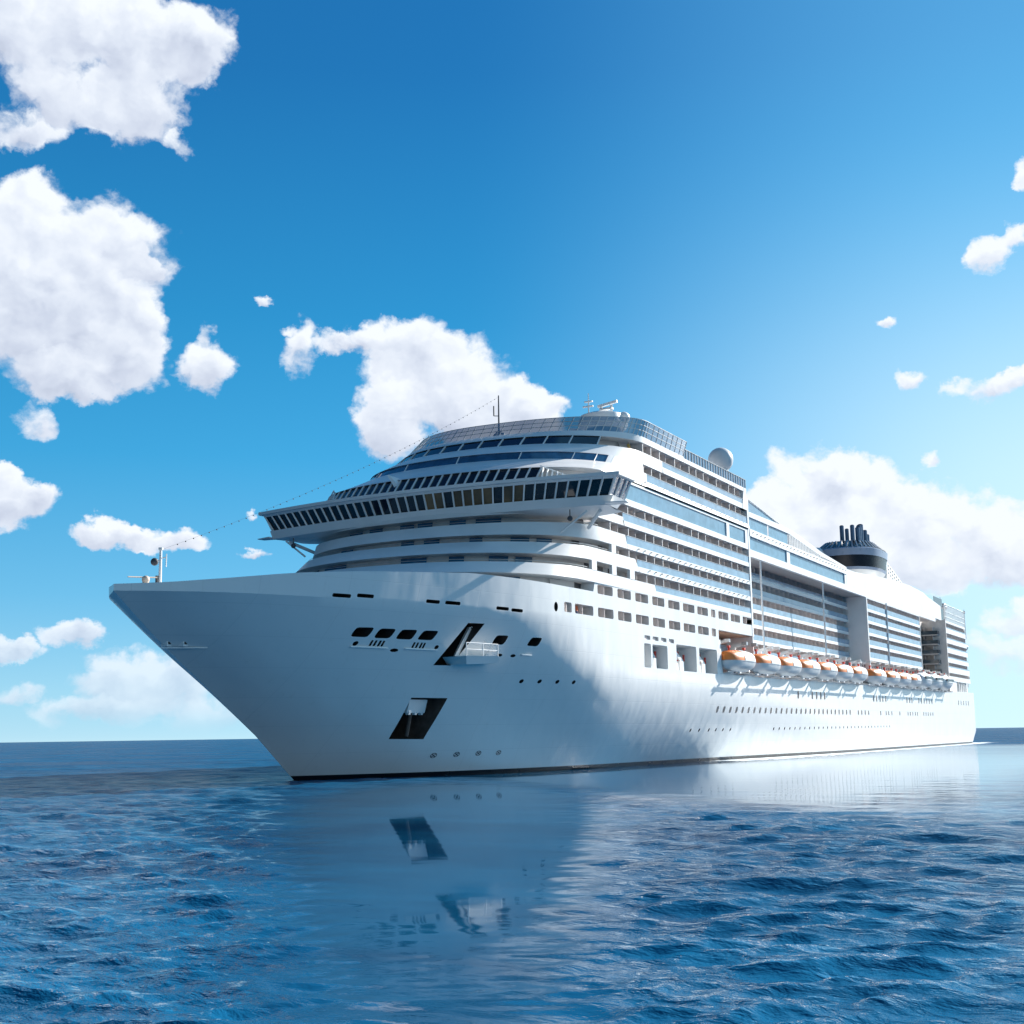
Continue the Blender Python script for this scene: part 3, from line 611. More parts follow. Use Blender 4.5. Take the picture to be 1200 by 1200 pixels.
# big glass screen with white frame, ledge with brackets
mb = MB(); mb.box(38.5, 90.1, -20.0, -18.1, 32.72, 33.52); mb.box(39., 90.1, -20.0, -19.4, 35.6, 36.1)
mb.box(79.6, 80.9, -20.02, -19.6, 33.5, 35.62); mb.box(88.6, 90.3, -20.0, -19.5, 33.5, 35.62); mb.box(38.5, 40.8, -20., -19.6, 33.5, 35.62)
mb.hexa([(48, -20.25, 36.1), (90.3, -20.25, 36.1), (90.3, -18.1, 36.1), (40, -18.1, 36.1), (48.5, -20.1, 36.74), (90.3, -20.1, 36.74), (90.3, -18.1, 36.74), (40, -18.1, 36.74)])
part('screen_frame', mb, M_WHITE, SHIP)
for a, b in ((40.8, 79.6), (80.9, 88.6)):
    mb = MB(); mb.box(a, b, -19.85, -19.8, 33.5, 35.62); part('glass_screen', mb, M_SCREEN, SHIP)
dl = MB(); dl.box(0, .12, -.24, .02, -.05, .05); dlm = dl.mesh('deck_light', [M_DARK])
for z, y, a in ((36.55, -20.15, 47.), (25.0, -20.0, 48.), (27.45, -20., 44.5)):
    for x in np.arange(a, 89, 2.1): link('deck_light', dlm, SHIP, (x, y, z))
# roof deck, parapet glass
mb = MB(); mb.loft([loop(42.45, 36.9, 11., 19.7, 90.4), [(90.4, -19.7, 42.45)]+[(90.4, -19.7+34*k/44, 42.45) for k in range(45)]+[(90.4, 14.4, 42.45)]]); part('roof_deck', mb, M_WHITE, SHIP)
mb = MB(); mb.box(62.2, 90.1, -20, -18.1, 41.93, 42.52); mb.box(89.9, 90.6, -20.05, -13., 18.95, 41.0); mb.hexa([(87.6, -20.04, 39.), (90.6, -20.04, 39.), (90.6, -19.4, 39.), (87.6, -19.4, 39.), (88.8, -20.04, 42.5), (89.4, -20.04, 42.5), (89.4, -19.4, 42.5), (88.8, -19.4, 42.5)])
part('end_wall', mb, M_WHITE, SHIP)
mb = MB(); fr = MB()
lo = loop(42.72, 36.6, 11., 20., 62.2, 62.); hi = loop(44.75, 38.2, 9.5, 20.6, 62.2, 62.)
mb.loft([lo, hi]); part('glass_parapet', mb, M_TOPG, SHIP, 40)
for k in range(0, len(lo)):
    if k in (0, len(lo)-1): continue
    fr.bar(lo[k], hi[k], .09, .09)
for x in np.arange(48.5, 62.3, 1.7): fr.bar((x, -20, 42.72), (x, -20.6, 44.75), .09, .09)
for f in (.35, .68, 1.):
    L = [tuple(Vector(a).lerp(Vector(b), f)) for a, b in zip(lo, hi)]
    for a, b in zip(L[:-1], L[1:]):
        if (Vector(a)-Vector(b)).length > .05: fr.bar(a, b, .07, .07)
part('parapet_frame', fr, M_METAL, SHIP)
mb = MB(); mb.box(62.2, 90.0, -19.92, -19.86, 42.52, 43.92); part('glass_parapet', mb, M_TOPG, SHIP)
mb = MB()
for x in np.arange(62.3, 90.1, 1.15): mb.box(x-.05, x+.05, -20, -19.9, 42.52, 44.0)
mb.box(62.2, 90.1, -20., -19.86, 43.9, 43.98); part('parapet_frame', mb, M_METAL, SHIP)
# inner boundary and far side of the blocks
mb = MB(); mb.box(90.42, 257., -14., 19.9, 12.0, 36.0); mb.box(50., 90.35, 17.9, 19.95, 20.0, 37.4)
mb.box(257.7, 291., -17.9, 19.9, 12.0, 33.2); mb.box(168.2, 222.3, -18.2, -13.9, 18.2, 32.); mb.box(58, 90.3, -17.9, 13., 36.2, 42.2)
part('inner_block', mb, M_CABIN, SHIP)

# ------------------------------------------------------------------ recessed block behind the lifeboats
BROW = [29.55, 26.85, 24.25, 21.65, 19.05, 16.45]
def far_div(x, y0, y1, z0, z1): stuffdiv.box(x-.03, x+.03, y0, y1, z0, z1)
for i, z in enumerate(BROW):
    x1 = 167.7; x0 = 90.7 if z > 17 else 74.3
    mb = MB(); mb.box(x0, x1, -16., -14., z-.30, z+.28); part('deck_fascia', mb, M_WHITE, SHIP)
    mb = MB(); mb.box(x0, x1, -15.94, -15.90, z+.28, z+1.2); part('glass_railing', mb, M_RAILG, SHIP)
    x = x0+.9
    while x < x1-.5: far_div(x, -15.86, -14., z+.28, z+2.3); x += 2.8
x = 74.9
while x < 167: far_div(x, -15.86, -14., 12.7, 16.1); x += 2.8
for x in np.arange(92.5, 167, 2.8): far_div(x, -15.6, -14, 29.8, 31.9)
def wallbox(name, m, *bx, **kw):
    mb = MB()
    for b in bx: mb.box(*b)
    return part(name, mb, m, SHIP, **kw)
wallbox('promenade_deck', M_WHITE, (74.2, 290., -19.9, -13.9, 12.3, 12.63))
# canopy that overhangs the recess
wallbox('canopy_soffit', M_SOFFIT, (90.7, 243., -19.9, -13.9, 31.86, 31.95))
mb = MB()
mb.box(90.65, 243.5, -20.02, -19.4, 31.7, 32.85); mb.hexa([(90.65, -20.15, 34.98), (152, -20.15, 34.9), (152, -19.2, 34.9), (90.65, -19.2, 34.98), (90.65, -20.1, 36.15), (152, -20.1, 36.1), (152, -19.2, 36.1), (90.65, -19.2, 36.15)])
for a, b in ((111.1, 112.9), (150.6, 152.1)): mb.box(a, b, -20.0, -19.5, 32.85, 35.0)
mb.hexa([(91., -20.05, 38.1), (114., -20.05, 38.15), (114., -19.6, 38.15), (91., -19.6, 38.1), (91., -20.05, 38.9), (108.6, -20.05, 39.12), (108.6, -19.6, 39.12), (91., -19.6, 38.9)])
prof = [(152, 32.85), (252, 32.6), (252, 36.4), (238, 37.3), (222, 37.1), (187, 36.6), (166, 36.2), (152, 36.1)]
mb.prism_y(prof, -20.03, -19.3)
part('canopy', mb, M_WHITE, SHIP)
mb = MB(); mb.prism_y([(108.4, 39.12), (116., 39.12), (134.5, 37.4), (153., 36.5), (153., 36.15), (134.4, 36.6), (112.9, 38.25)], -19.9, -19.2); mb.prism_y([(90.7, 40.95), (91.3, 40.95), (109.5, 39.12), (108.3, 39.12)], -20., -19.5); part('sloping_coping', mb, M_WHITE, SHIP)
for poly in ([(91.2, 38.9), (108.3, 39.12), (91.2, 40.8)], [(91.2, 36.15), (101., 36.2), (101., 38.12), (91.2, 38.12)], [(101.8, 36.2), (112.6, 36.3), (112.6, 38.18), (101.8, 38.12)], [(91.2, 32.85), (111.1, 32.87), (111.1, 35.), (91.2, 34.98)], [(112.9, 32.9), (150.6, 32.9), (150.6, 34.92), (112.9, 34.98)]):
    mb = MB(); mb.prism_y(poly, -19.8, -19.76); part('glass_screen', mb, M_SCREEN, SHIP)
for x in np.arange(113.2, 134, 1.0):
    zt = np.interp(x, [112.9, 134.4], [38.25, 36.62]); wallbox('rail_slat', M_WHITE, (x-.13, x+.13, -19.95, -19.7, 36.1, zt))
for x in np.arange(92., 151, 2.1): link('deck_light', dlm, SHIP, (x, -20.12, 35.65))
# domed and sloping white casing on top, aft of the glass
def casing(name, pts, y0, y1, m=M_WHITE):
    mb = MB(); mb.prism_y(pts, y0, y1); return part(name, mb, m, SHIP)
casing('top_casing', [(150, 36.), (250, 36.), (250, 38.6), (243, 39.4), (226, 39.7), (206, 39.2), (180, 37.9), (160, 36.9)], -17.5, 17.5)
wallbox('roof_deck', M_WHITE, (90.7, 257.5, -19.4, 19.8, 35.95, 36.08))
for x in (96.7, 134.6): 
    mb = MB(); mb.tube((x, -19.7, 12.6), (x, -19.7, 31.9), .16, n=8); part('support_pole', mb, M_WHITE, SHIP)
mb = MB(); mb.tube((186., -20.1, 18.3), (186., -20.1, 31.9), .15, n=8); part('support_pole', mb, M_WHITE, SHIP)

# ------------------------------------------------------------------ second balcony block flush with the side
wallbox('end_wall', M_WHITE, (167.7, 168.3, -20.03, -14., 12.64, 31.86))
CROW = [(31.5, 30.45), (28.75, 27.92), (26.25, 25.35), (23.72, 22.85), (21.2, 20.3)]
for i, (zt, zb) in enumerate(CROW):
    nz = CROW[i+1][0] if i < 4 else 18.5
    mb = MB(); mb.box(168.3, 222.5, -20, -18.2, nz, nz+.62); part('deck_fascia', mb, M_WHITE, SHIP)
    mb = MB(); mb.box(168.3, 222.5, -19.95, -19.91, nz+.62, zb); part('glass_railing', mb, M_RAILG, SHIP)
    for x in np.arange(169.6, 222, 2.8): far_div(x, -19.85, -18.2, nz+.62, zt)
wallbox('deck_fascia', M_WHITE, (168.3, 222.5, -20, -18.2, 31.5, 31.86))
wallbox('end_wall', M_WHITE, (222.4, 222.7, -20.02, -14., 18.4, 31.86))
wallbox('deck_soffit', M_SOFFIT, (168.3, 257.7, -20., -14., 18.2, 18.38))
for x in np.arange(163.5, 214, 1.7): wallbox('screen_opening', M_DKMETAL, (x, x+.8, -19.0, -18.9, 17.2, 17.9))
wallbox('screen_wall', M_WHITE, (162.4, 215., -18.95, -18.2, 16.8, 18.2))
# shaded slot: balconies on the forward face of the aft block
wallbox('end_wall', M_CABIN, (257.5, 258.0, -20.02, -8., 12.64, 33.2))
for z in (29.0, 26.5, 23.9, 21.3, 18.8):
    mb = MB(); mb.box(254.6, 257.5, -18.2, -9., z-.15, z+.2); part('deck_fascia', mb, M_SOFFIT, SHIP)
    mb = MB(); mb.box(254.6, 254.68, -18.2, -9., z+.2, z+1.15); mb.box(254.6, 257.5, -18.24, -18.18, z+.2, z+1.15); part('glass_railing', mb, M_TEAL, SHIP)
    for y in (-16.9, -14.6, -12.4): far_box = stuffdiv.box(255.2, 257.5, y-.05, y+.05, z+.2, z+2.3)
# aftermost balcony block
DROW = [(32.4, 31.3), (29.68, 28.5), (26.95, 26.), (24.35, 23.3), (21.78, 20.85), (19.05, 18.15)]
for i, (zt, zb) in enumerate(DROW):
    nz = DROW[i+1][0] if i < 5 else 16.9; xe = 288.5+.55*i
    mb = MB(); mb.box(258., xe, -20, -17.9, nz, zb-.35 if i < 5 else zb); part('deck_fascia', mb, M_WHITE, SHIP)
    mb = MB(); mb.box(258., xe, -19.96, -19.9, zb-.35, zb); part('glass_railing', mb, M_RAILG, SHIP)
    for x in np.arange(260.2, xe, 2.8): far_div(x, -19.85, -17.9, zb-.35, zt)
wallbox('deck_fascia', M_WHITE, (258., 288., -20, -17.9, 32.4, 33.))
part('balcony_divider', stuffdiv, M_TAUPE, SHIP, fix=False)['kind'] = 'stuff'
mb = MB()
for x in (270, 274.5, 277.5, 280.3, 283.2, 286): mb.box(x, x+.8, -19.6, -18.9, 13.9, 17.)
mb.box(258, 269.5, -19.8, -18, 13.9, 17.)
part('stern_pillar', mb, M_WHITE, SHIP)
wallbox('stern_deck', M_WHITE, (288., 297., -17., 17., 14.2, 15.6), (286., 292.5, -18.8, 18.8, 14., 17.))
# dark windows and rails over the slot
wallbox('window', M_TEAL, (243.6, 256.5, -19.9, -19.8, 33.1, 35.9)); wallbox('window', M_TEAL, (245.5, 256.8, -19.6, -19.5, 36.6, 38.6))
mb = MB()
for x in np.arange(258.5, 291, 1.8): mb.tube((x, -19.7, 33.), (x, -19.7, 37.6), .05, n=5)
for z in (34.2, 35.6, 37.6): mb.tube((258.5, -19.7, z), (291, -19.7, z), .05, n=5)
part('net_fence', mb, M_METAL, SHIP)
wallbox('net_panel', mat('net', (.75, .78, .8), .8, alpha=.35), (258.6, 290.8, -19.62, -19.6, 33., 37.5))
for x, y, z0, z1 in ((260., -18.6, 33, 39.6), (292.4, -19.4, 30, 38.6)):
    mb = MB(); mb.tube((x, y, z0), (x, y, z1), .13, .07, n=8); mb.box(x-.3, x+.3, y-.3, y+.3, z1-1.2, z1-.5); part('mast', mb, M_METAL, SHIP)
mb = MB(); mb.tube((268., -18, 33.), (268., -18, 36.6), .3, n=10); mb.tube((272., -17.6, 33.), (272., -17.6, 38.), .18, n=8); mb.sphere((268., -18, 37.3), 1.0, 14, 8, zs=.7); mb.sphere((271, -17.5, 38.2), .7, 12, 8)
part('satellite_gear', mb, M_METAL, SHIP, 50)
mb = MB(); mb.tube((294.5, -18.8, 16), (294.5, -18.8, 27), .09, n=6); mb.tube((297., -18.2, 16), (297., -18.2, 27), .09, n=6); mb.tube((291, -19, 26.2), (296, -18.4, 26.8), .12, n=6); mb.sphere((295.6, -18.4, 27.6), .9, 12, 8, mi=1)
for z in range(17, 27, 2): mb.tube((294.5, -18.8, z), (297, -18.2, z), .06, n=5)
part('stern_ladder', mb, [M_METAL, M_METAL], SHIP)

# ------------------------------------------------------------------ funnel, domes, masts
def ell(cx, cy, rx, ry, z, n=40, p=2.6):
    out = []
    for k in range(n):
        t = 2*math.pi*k/n; c, s = math.cos(t), math.sin(t)
        out.append((cx+rx*math.copysign(abs(c)**(2/p), c), cy+ry*math.copysign(abs(s)**(2/p), s), z))
    return out
mb = MB(); cx = 240.
mb.loft([ell(cx+2, 0, 6, 4.5, 36), ell(cx+2, 0, 7.5, 5.5, 44.5), ell(cx, 0, 11.5, 7.4, 46.6), ell(cx, 0, 12.3, 7.9, 47.4)], closed=True, cap=True)
FUN = part('funnel', mb, M_WHITE, SHIP, 40); FUN.location.z = -2.3
mb = MB(); mb.loft([ell(cx, 0, 12.3, 7.9, 47.4), ell(cx, 0, 12.6, 8.2, 48.1)], closed=True); part('lower_rim', mb, M_GREYBLUE, FUN, 40)
mb = MB(); mb.loft([ell(cx, 0, 12.5, 8.1, 48.1), ell(cx, 0, 13.0, 8.5, 51.1)], closed=True); part('black_band', mb, M_NAVY, FUN, 40)
mb = MB(); mb.loft([ell(cx, 0, 13.1, 8.6, 51.1), ell(cx, 0, 13.3, 8.8, 52.9), ell(cx, 0, 12.6, 8.2, 53.3)], closed=True); part('grey_band', mb, M_GREYBLUE, FUN, 40)
mb = MB(); a = ell(cx, 0, 12.8, 8.4, 53.2); b = ell(cx+.6, 0, 9.8, 6.2, 55.3); mb.loft([a, b, ell(cx+.6, 0, 5, 3, 55.5)], closed=True, cap=True); part('glass_ring', mb, M_NAVY, FUN, 40)
for k in range(40): mb = MB(); mb.bar(Vector(a[k])+Vector((0, 0, .06)), Vector(b[k])+Vector((0, 0, .06)), .3, .16); part('ring_rib', mb, M_METAL, FUN)
for px, py, r, h in ((233, -2.4, .6, 4.6), (235.3, -3.2, .65, 4.2), (236.4, 1.2, .6, 5.2), (238.6, -2.8, .7, 5.2), (240.2, .8, .55, 4.8), (241.6, -2.5, .8, 5.9), (243.6, -1.6, .6, 5.4), (245.4, -2.8, .6, 4.8), (248.4, -2.6, .7, 4.0)):
    mb = MB(); mb.tube((px, py, 54.6), (px, py, 54.9+h), r*.95, n=16); mb.tube((px, py, 54.9+h), (px, py, 55.05+h), r*.65, n=16, mi=1); part('exhaust_pipe', mb, [M_PIPE, M_DARK], FUN, 40)
mb = MB(); mb.loft([ell(249.5, -1, 3.4, 4.6, 52.8), ell(249.2, -1, 2.6, 3.4, 54.9), ell(249, -1, .8, 1., 55.6)], closed=True, cap=True); part('white_cowl', mb, M_WHITE, FUN, 40)
# sloped white stair house behind the funnel with rows of small openings
mb = MB(); mb.prism_y([(249, 36), (300, 36), (300, 38.6), (285, 41.2), (268, 45.4), (250, 49.4)], -7.0, 6.5); STAIR = part('sloped_casing', mb, M_WHITE, SHIP)
for row in range(3):
    for k in range(11):
        f = k/10; s = 251.5+f*24; z = np.interp(s, [250, 268, 285], [49.4, 45.4, 41.2])-.7-row*1.0; mb = MB(); mb.box(s, s+1.1, -7.04, -6.9, z-.42, z); part('vent_opening', mb, M_DKMETAL, STAIR)
mb = MB(); mb.sphere((87., -17., 47.0), 2.0, 28, 18); mb.tube((87., -17., 42.4), (87., -17., 45.4), .9, 1.2, n=18); part('radome', mb, mat('radome_paint', (.62, .64, .66), .4), SHIP, 50)
mb = MB(); mb.sphere((228., 6., 49.2), 2.2, 20, 12); mb.tube((228, 6., 38.), (228, 6., 47.6), 1., n=12); part('radome', mb, MATS['radome_paint'], SHIP, 50)
# mast house on the top deck
mb = MB(); mb.loft([ell(80, 0, 3.0, 2.6, 42.4, 24), ell(80, 0, 3.0, 2.6, 53.0, 24)], closed=True, cap=True); MH = part('mast_house', mb, M_BLUEG, SHIP, 40)
mb = MB(); mb.loft([ell(80, .2, 3.4, 3.4, 52.6, 24), ell(80, .2, 3.7, 3.9, 53.4, 24), ell(80, .2, 3.3, 3.4, 54.9, 24), ell(80, .2, 2.4, 2.2, 55.3, 24)], closed=True, cap=True); mb.sphere((80.5, -3.3, 54.3), 1.0, 14, 10); part('mast_platform', mb, M_WHITE, MH, 40)
mb = MB()
mb.tube((79, 2.2, 54.6), (79, 2.2, 58.8), .14, .07, n=8); mb.tube((79, 3.2, 56.6), (79, 1.4, 56.6), .16, n=8); mb.box(78.8, 79.2, 1.5, 2.9, 57.3, 57.5)
mb.tube((80, .4, 55), (80, .4, 56.6), .22, n=8); mb.tube((80, -1.4, 55), (80, -1.4, 56.6), .22, n=8); mb.bar((80, 1.0, 56.6), (80, -2.4, 57.1), .4, .4); mb.tube((80, 3.8, 53.), (79, 5.6, 53.2), .22, n=8); mb.box(79.6, 80.4, -1.6, .6, 55.9, 56.2)
part('radar_mast', mb, M_WHITE, MH)
mb = MB(); mb.tube((44.5, 0, 42.6), (44.5, 0, 50.4), .16, .08, n=8); mb.tube((44.5, .75, 47.6), (44.5, .75, 49.0), .1, n=6); mb.tube((44.5, 0, 47.5), (44.5, .75, 47.6), .06, n=6); mb.tube((44.5, 0, 45.5), (43.8, 2.6, 42.7), .1, n=6); mb.tube((44.5, 0, 45.5), (44.8, -2.6, 42.7), .1, n=6)
part('antenna_mast', mb, M_DKMETAL, SHIP)
mb = MB(); mb.prism_y([(44.6, 45.1), (46.4, 43.2), (44.0, 43.2)], -.8, .8); part('mast_shield', mb, M_WHITE, SHIP)
# foremast at the stem head
mb = MB(); mb.tube((-20.2, 0, 17.0), (-20.2, 0, 21.4), .17, .12, n=10); mb.tube((-20.2, 0, 20.4), (-20.2, .55, 20.45), .05, n=6); mb.tube((-20.2, 0, 20.6), (-20.1, -.6, 20.7), .05, n=6); mb.tube((-20.1, -.6, 19.8), (-20.1, -.6, 21.0), .05, n=6); mb.tube((-20.2, 0, 21.4), (-20.2, 0, 21.6), .22, n=10)
FM = part('foremast', mb, M_WHITE, SHIP)
mb = MB(); mb.sphere((-20.2, .72, 20.35), .36, 14, 10); part('signal_ball', mb, M_DKMETAL, FM, 50)
mb = MB(); mb.tube((-20.5, .1, 18.2), (-20.5, .1, 19.0), .14, n=10); part('mast_lamp', mb, M_DKMETAL, FM)
mb = MB(); mb.tube((-22.0, .0, 17.0), (-22.0, .0, 18.4), .3, n=12); mb.sphere((-22., 0, 18.5), .36, 12, 8); mb.tube((-23.7, .5, 18.62), (-20.7, -.1, 18.8), .06, n=6); part('deck_crane', mb, mat('cream_paint', (.62, .50, .40), .5), SHIP, 50)

# ------------------------------------------------------------------ lifeboats and their davits
def sect(x, L, kind):
    f = (1-min(1, abs(x)/(L/2))**3.2)**.5; f = max(f, .03); rise = .8*(abs(x)/(L/2))**3
    if kind == 'hull': P = [(0, 0.02), (.55, .06), (1.35, .45), (1.95, 1.1), (2.18, 1.85)]
    else: P = [(2.14, 1.82), (2.12, 2.25), (1.95, 2.9), (1.55, 3.4), (.9, 3.68), (0, 3.75)]
    out = []
    for y, z in P:
        yy = y*(f if kind != 'hull' else f*(1 if z > 1 else .6+.4*f))
        zz = z+rise*(1-z/1.85) if z < 1.85 else 1.85+(z-1.85)*(.45+.55*f)
        out.append((x, yy, zz))
    return [(x, -y, z) for (x, y, z) in out[:: 1]], [(x, y, z) for (x, y, z) in out]
def boat_shell(x0, x1, L, kind, n, grow=1.):
    mb = MB(); loops = []
    for x in np.linspace(x0, x1, n):
        a, b = sect(x, L, kind)
        seq = (a[::-1]+b[1:]) if kind == 'hull' else (a+b[::-1][1:])
        loops.append([(p[0], p[1]*grow, p[2] if p[2] < 1.9 else 1.85+(p[2]-1.85)*grow) for p in seq])
    mb.loft(loops, closed=False)
    mb.f.append(tuple(range(len(loops[0])))); mb.mi.append(0); q = (n-1)*len(loops[0]); mb.f.append(tuple(q+k for k in reversed(range(len(loops[0]))))); mb.mi.append(0)
    return mb
M_BOAT = mat('boat_white', (.74, .75, .75), .35)
def make_lifeboat(L, name, can, lab, tender=False):
    root = link(name, None); root.empty_display_size = 2; tag(root, lab, 'lifeboat')
    part('hull', boat_shell(-L/2, L/2, L, 'hull', 21), M_BOAT, root, 40)
    if not tender:
        part('canopy', boat_shell(-L/2, L/2, L, 'top', 21), can, root, 40)
        part('cabin', boat_shell(-L/2+3.8, L/2-1.1, L, 'top', 15, 1.03), M_BOAT, root, 40)
    else:
        part('cabin', boat_shell(-L/2, L/2, L, 'top', 21), M_BOAT, root, 40)
        for sg in (-1, 1):
            w = MB()
            for x in np.arange(-L/2+1.6, L/2-2, 1.35): w.hexa([(x, sg*2.16, 2.2), (x+1., sg*2.16, 2.2), (x+1., sg*1.9, 2.2), (x, sg*1.9, 2.2), (x, sg*2.05, 2.85), (x+1., sg*2.05, 2.85), (x+1., sg*1.8, 2.85), (x, sg*1.8, 2.85)])
            part('window', w, M_GLASS, root)
        w = MB(); w.box(-L/2+.35, -L/2+.6, -1.1, 1.1, 2.2, 2.75); part('window', w, M_GLASS, root); w = MB(); w.box(-1.5, 1.5, -.9, .9, 3.6, 4.0); part('wheelhouse', w, M_BOAT, root)
    s = MB()
    for x0, x1 in zip(np.linspace(-L/2, L/2, 17)[:-1], np.linspace(-L/2, L/2, 17)[1:]):
        for sg in (0, 1):
            p = sect(x0, L, 'hull')[sg][-1]; q = sect(x1, L, 'hull')[sg][-1]; s.bar(p, q, .1, .1)
    part('rubbing_strake', s, M_METAL, root)
    for x in (-L/2+2.2, L/2-2.2):
        h = MB(); h.tube((x, 0, 3.4), (x, 0, 4.3), .16, n=8); h.box(x-.3, x+.3, -.2, .2, 4.1, 4.5); part('lifting_hook', h, M_RED, root)
    k = MB(); k.box(-L/2+1.2, L/2-1., -.07, .07, -.12, .1); k.tube((L/2-.9, 0, .3), (L/2-.5, 0, .3), .3, n=10); part('keel', k, M_METAL, root)
    return root
def copy_thing(o):
    c = o.copy(); COL.objects.link(c)
    for ch in list(o.children): d = ch.copy(); COL.objects.link(d); d.parent = c
    return c
BX = [75.6, 88.6, 100.6, 112.4, 124.1, 135.9, 147.6, 164.2, 177.6, 189.2, 200.6]
ORD = ['closest to the bow, partly inside the boat bay', 'second behind the bow end of the row', 'third behind the bow end of the row', 'fourth behind the bow end of the row', 'fifth behind the bow end, beside the tall support pole', 'sixth behind the bow end, just before the pair gap', 'seventh, last before the gap in the row under the pillar', 'first after the gap in the row, below the arched screen wall', 'second after the gap in the row of lifeboats', 'third after the gap in the row of lifeboats', 'last orange one, beside the white tender boats']
proto = make_lifeboat(11.4, 'lifeboat', M_ORANGE, '')
for i, x in enumerate(BX):
    o = proto if i == 0 else copy_thing(proto); o.scale = (1, .92, .86)
    o.location = (x+5.2, -20.35, 13.02+.0055*(x-75)); o['group'] = 'orange and white lifeboats along the side'
    o['label'] = 'orange and white lifeboat ' + ORD[i]
TX = [212.6, 226.2, 240.]
tp = make_lifeboat(11.8, 'tender_boat', M_BOAT, '', True)
for i, x in enumerate(TX):
    o = tp if i == 0 else copy_thing(tp); o.location = (x+5.6, -20.35, 13.1+.0055*(x-75)); o['group'] = 'white tender boats near the stern'; o['category'] = 'tender boat'
    o['label'] = ['white enclosed tender boat next to the last orange lifeboat', 'white enclosed tender boat between two others like it', 'white enclosed tender boat closest to the stern'][i]
def davit_mesh():
    mb = MB(); mb.bar((0, -17.6, 12.6), (0, -18.6, 17.2), .5, .55); mb.bar((0, -18.5, 17.15), (0, -20.6, 17.55), .4, .45); mb.box(-.35, .35, -20.7, -19.9, 17.3, 17.8, 1); mb.tube((0, -20.4, 17.4), (0, -20.4, 16.8), .05, n=6, mi=1)
    mb.box(-.3, .3, -22.2, -19.6, 12.68, 12.9)
    return mb.mesh('davit', [M_WHITE, M_METAL])
dm = davit_mesh()
for x in BX+TX:
    for d in (1.2, 9.4): link('davit', dm, SHIP, (x+d, 0, .0055*(x-75)))
mb = MB()
for x in BX+TX: mb.box(x-.2, x+10.6, -21.9, -21.6, 12.72+.0055*(x-75), 12.9+.0055*(x-75))
part('boat_sill', mb, M_DKMETAL, SHIP)
mb = MB(); mb.hexa([(74.4, -19.9, 12.7), (75.6, -19.9, 12.7), (75.6, -19.3, 12.7), (74.4, -19.3, 12.7), (72.2+2.1, -19.9, 17.6), (75.0, -19.9, 17.6), (75.0, -19.3, 17.6), (74.3, -19.3, 17.6)]); part('davit_frame', mb, M_WHITE, SHIP)

wallbox('bay_soffit', mat('orange_bounce_soffit', (.58, .36, .24), .6), (74.2, 89.9, -19.6, -14.2, 18.86, 18.97))  # peach colour stands in for orange light reflected onto the bay ceiling
# ------------------------------------------------------------------ anchor in its pocket
yh = -float(hb(8., 6.))
an = MB(); an.hexa([(6.4, yh+.35, 6.7), (9.5, yh+.1, 6.7), (9.6, yh+1.2, 6.7), (6.4, yh+1.3, 6.7), (6.0, yh-.35, 8.05), (8.9, yh-.65, 8.05), (9.0, yh+1., 8.05), (6.0, yh+1.2, 8.05)])
ANC = link('anchor', None); ANC.location = (7.6, yh+.5, 6.0); tag(ANC, 'white anchor stowed high in the dark slanted pocket on the bow', 'anchor')
def shift(mb, d): mb.v = [(x-d[0], y-d[1], z-d[2]) for x, y, z in mb.v]; return mb
AL = (7.6, yh+.5, 6.0)
part('crown', shift(an, AL), M_WHITE, ANC)
mb = MB(); mb.tube((7.7, yh+.7, 6.9), (7.5, yh+1.1, 4.3), .22, n=10); part('shank', shift(mb, AL), M_POCKET, ANC)
for s in (6.8, 8.0, 9.2):
    mb = MB(); mb.hexa([(s-.16, yh+.25, 6.5), (s+.16, yh+.25, 6.5), (s+.16, yh+.6, 6.5), (s-.16, yh+.6, 6.5), (s-.3, yh+.15, 6.95), (s+.3, yh+.15, 6.95), (s+.3, yh+.7, 6.95), (s-.3, yh+.7, 6.95)]); part('fluke', shift(mb, AL), M_WHITE, ANC)

# ------------------------------------------------------------------ dressing line of lamps from the foremast to the top mast
DL = link('light_string', None); tag(DL, 'long string of small lamps sloping from the foremast up to the antenna mast', 'light string', None); DL.location = (-20.2, 0, 21.4)
pa = Vector((-20.2, 0, 21.4)); pb = Vector((44.5, 0, 50.2)); PTS = []
for k in range(61):
    f = k/60; p = pa.lerp(pb, f); p.z -= 4*f*(1-f)*1.1; PTS.append(p-pa)
mb = MB()
for a, b in zip(PTS[:-1], PTS[1:]): mb.tube(a, b, .007, n=4)
part('cable', mb, M_DKMETAL, DL)
bmm = MB(); bmm.sphere((0, 0, -.06), .065, 8, 6); bme = bmm.mesh('bulb', [M_DKMETAL], 50)
for p in PTS[2:-1]: link('bulb', bme, DL, p)

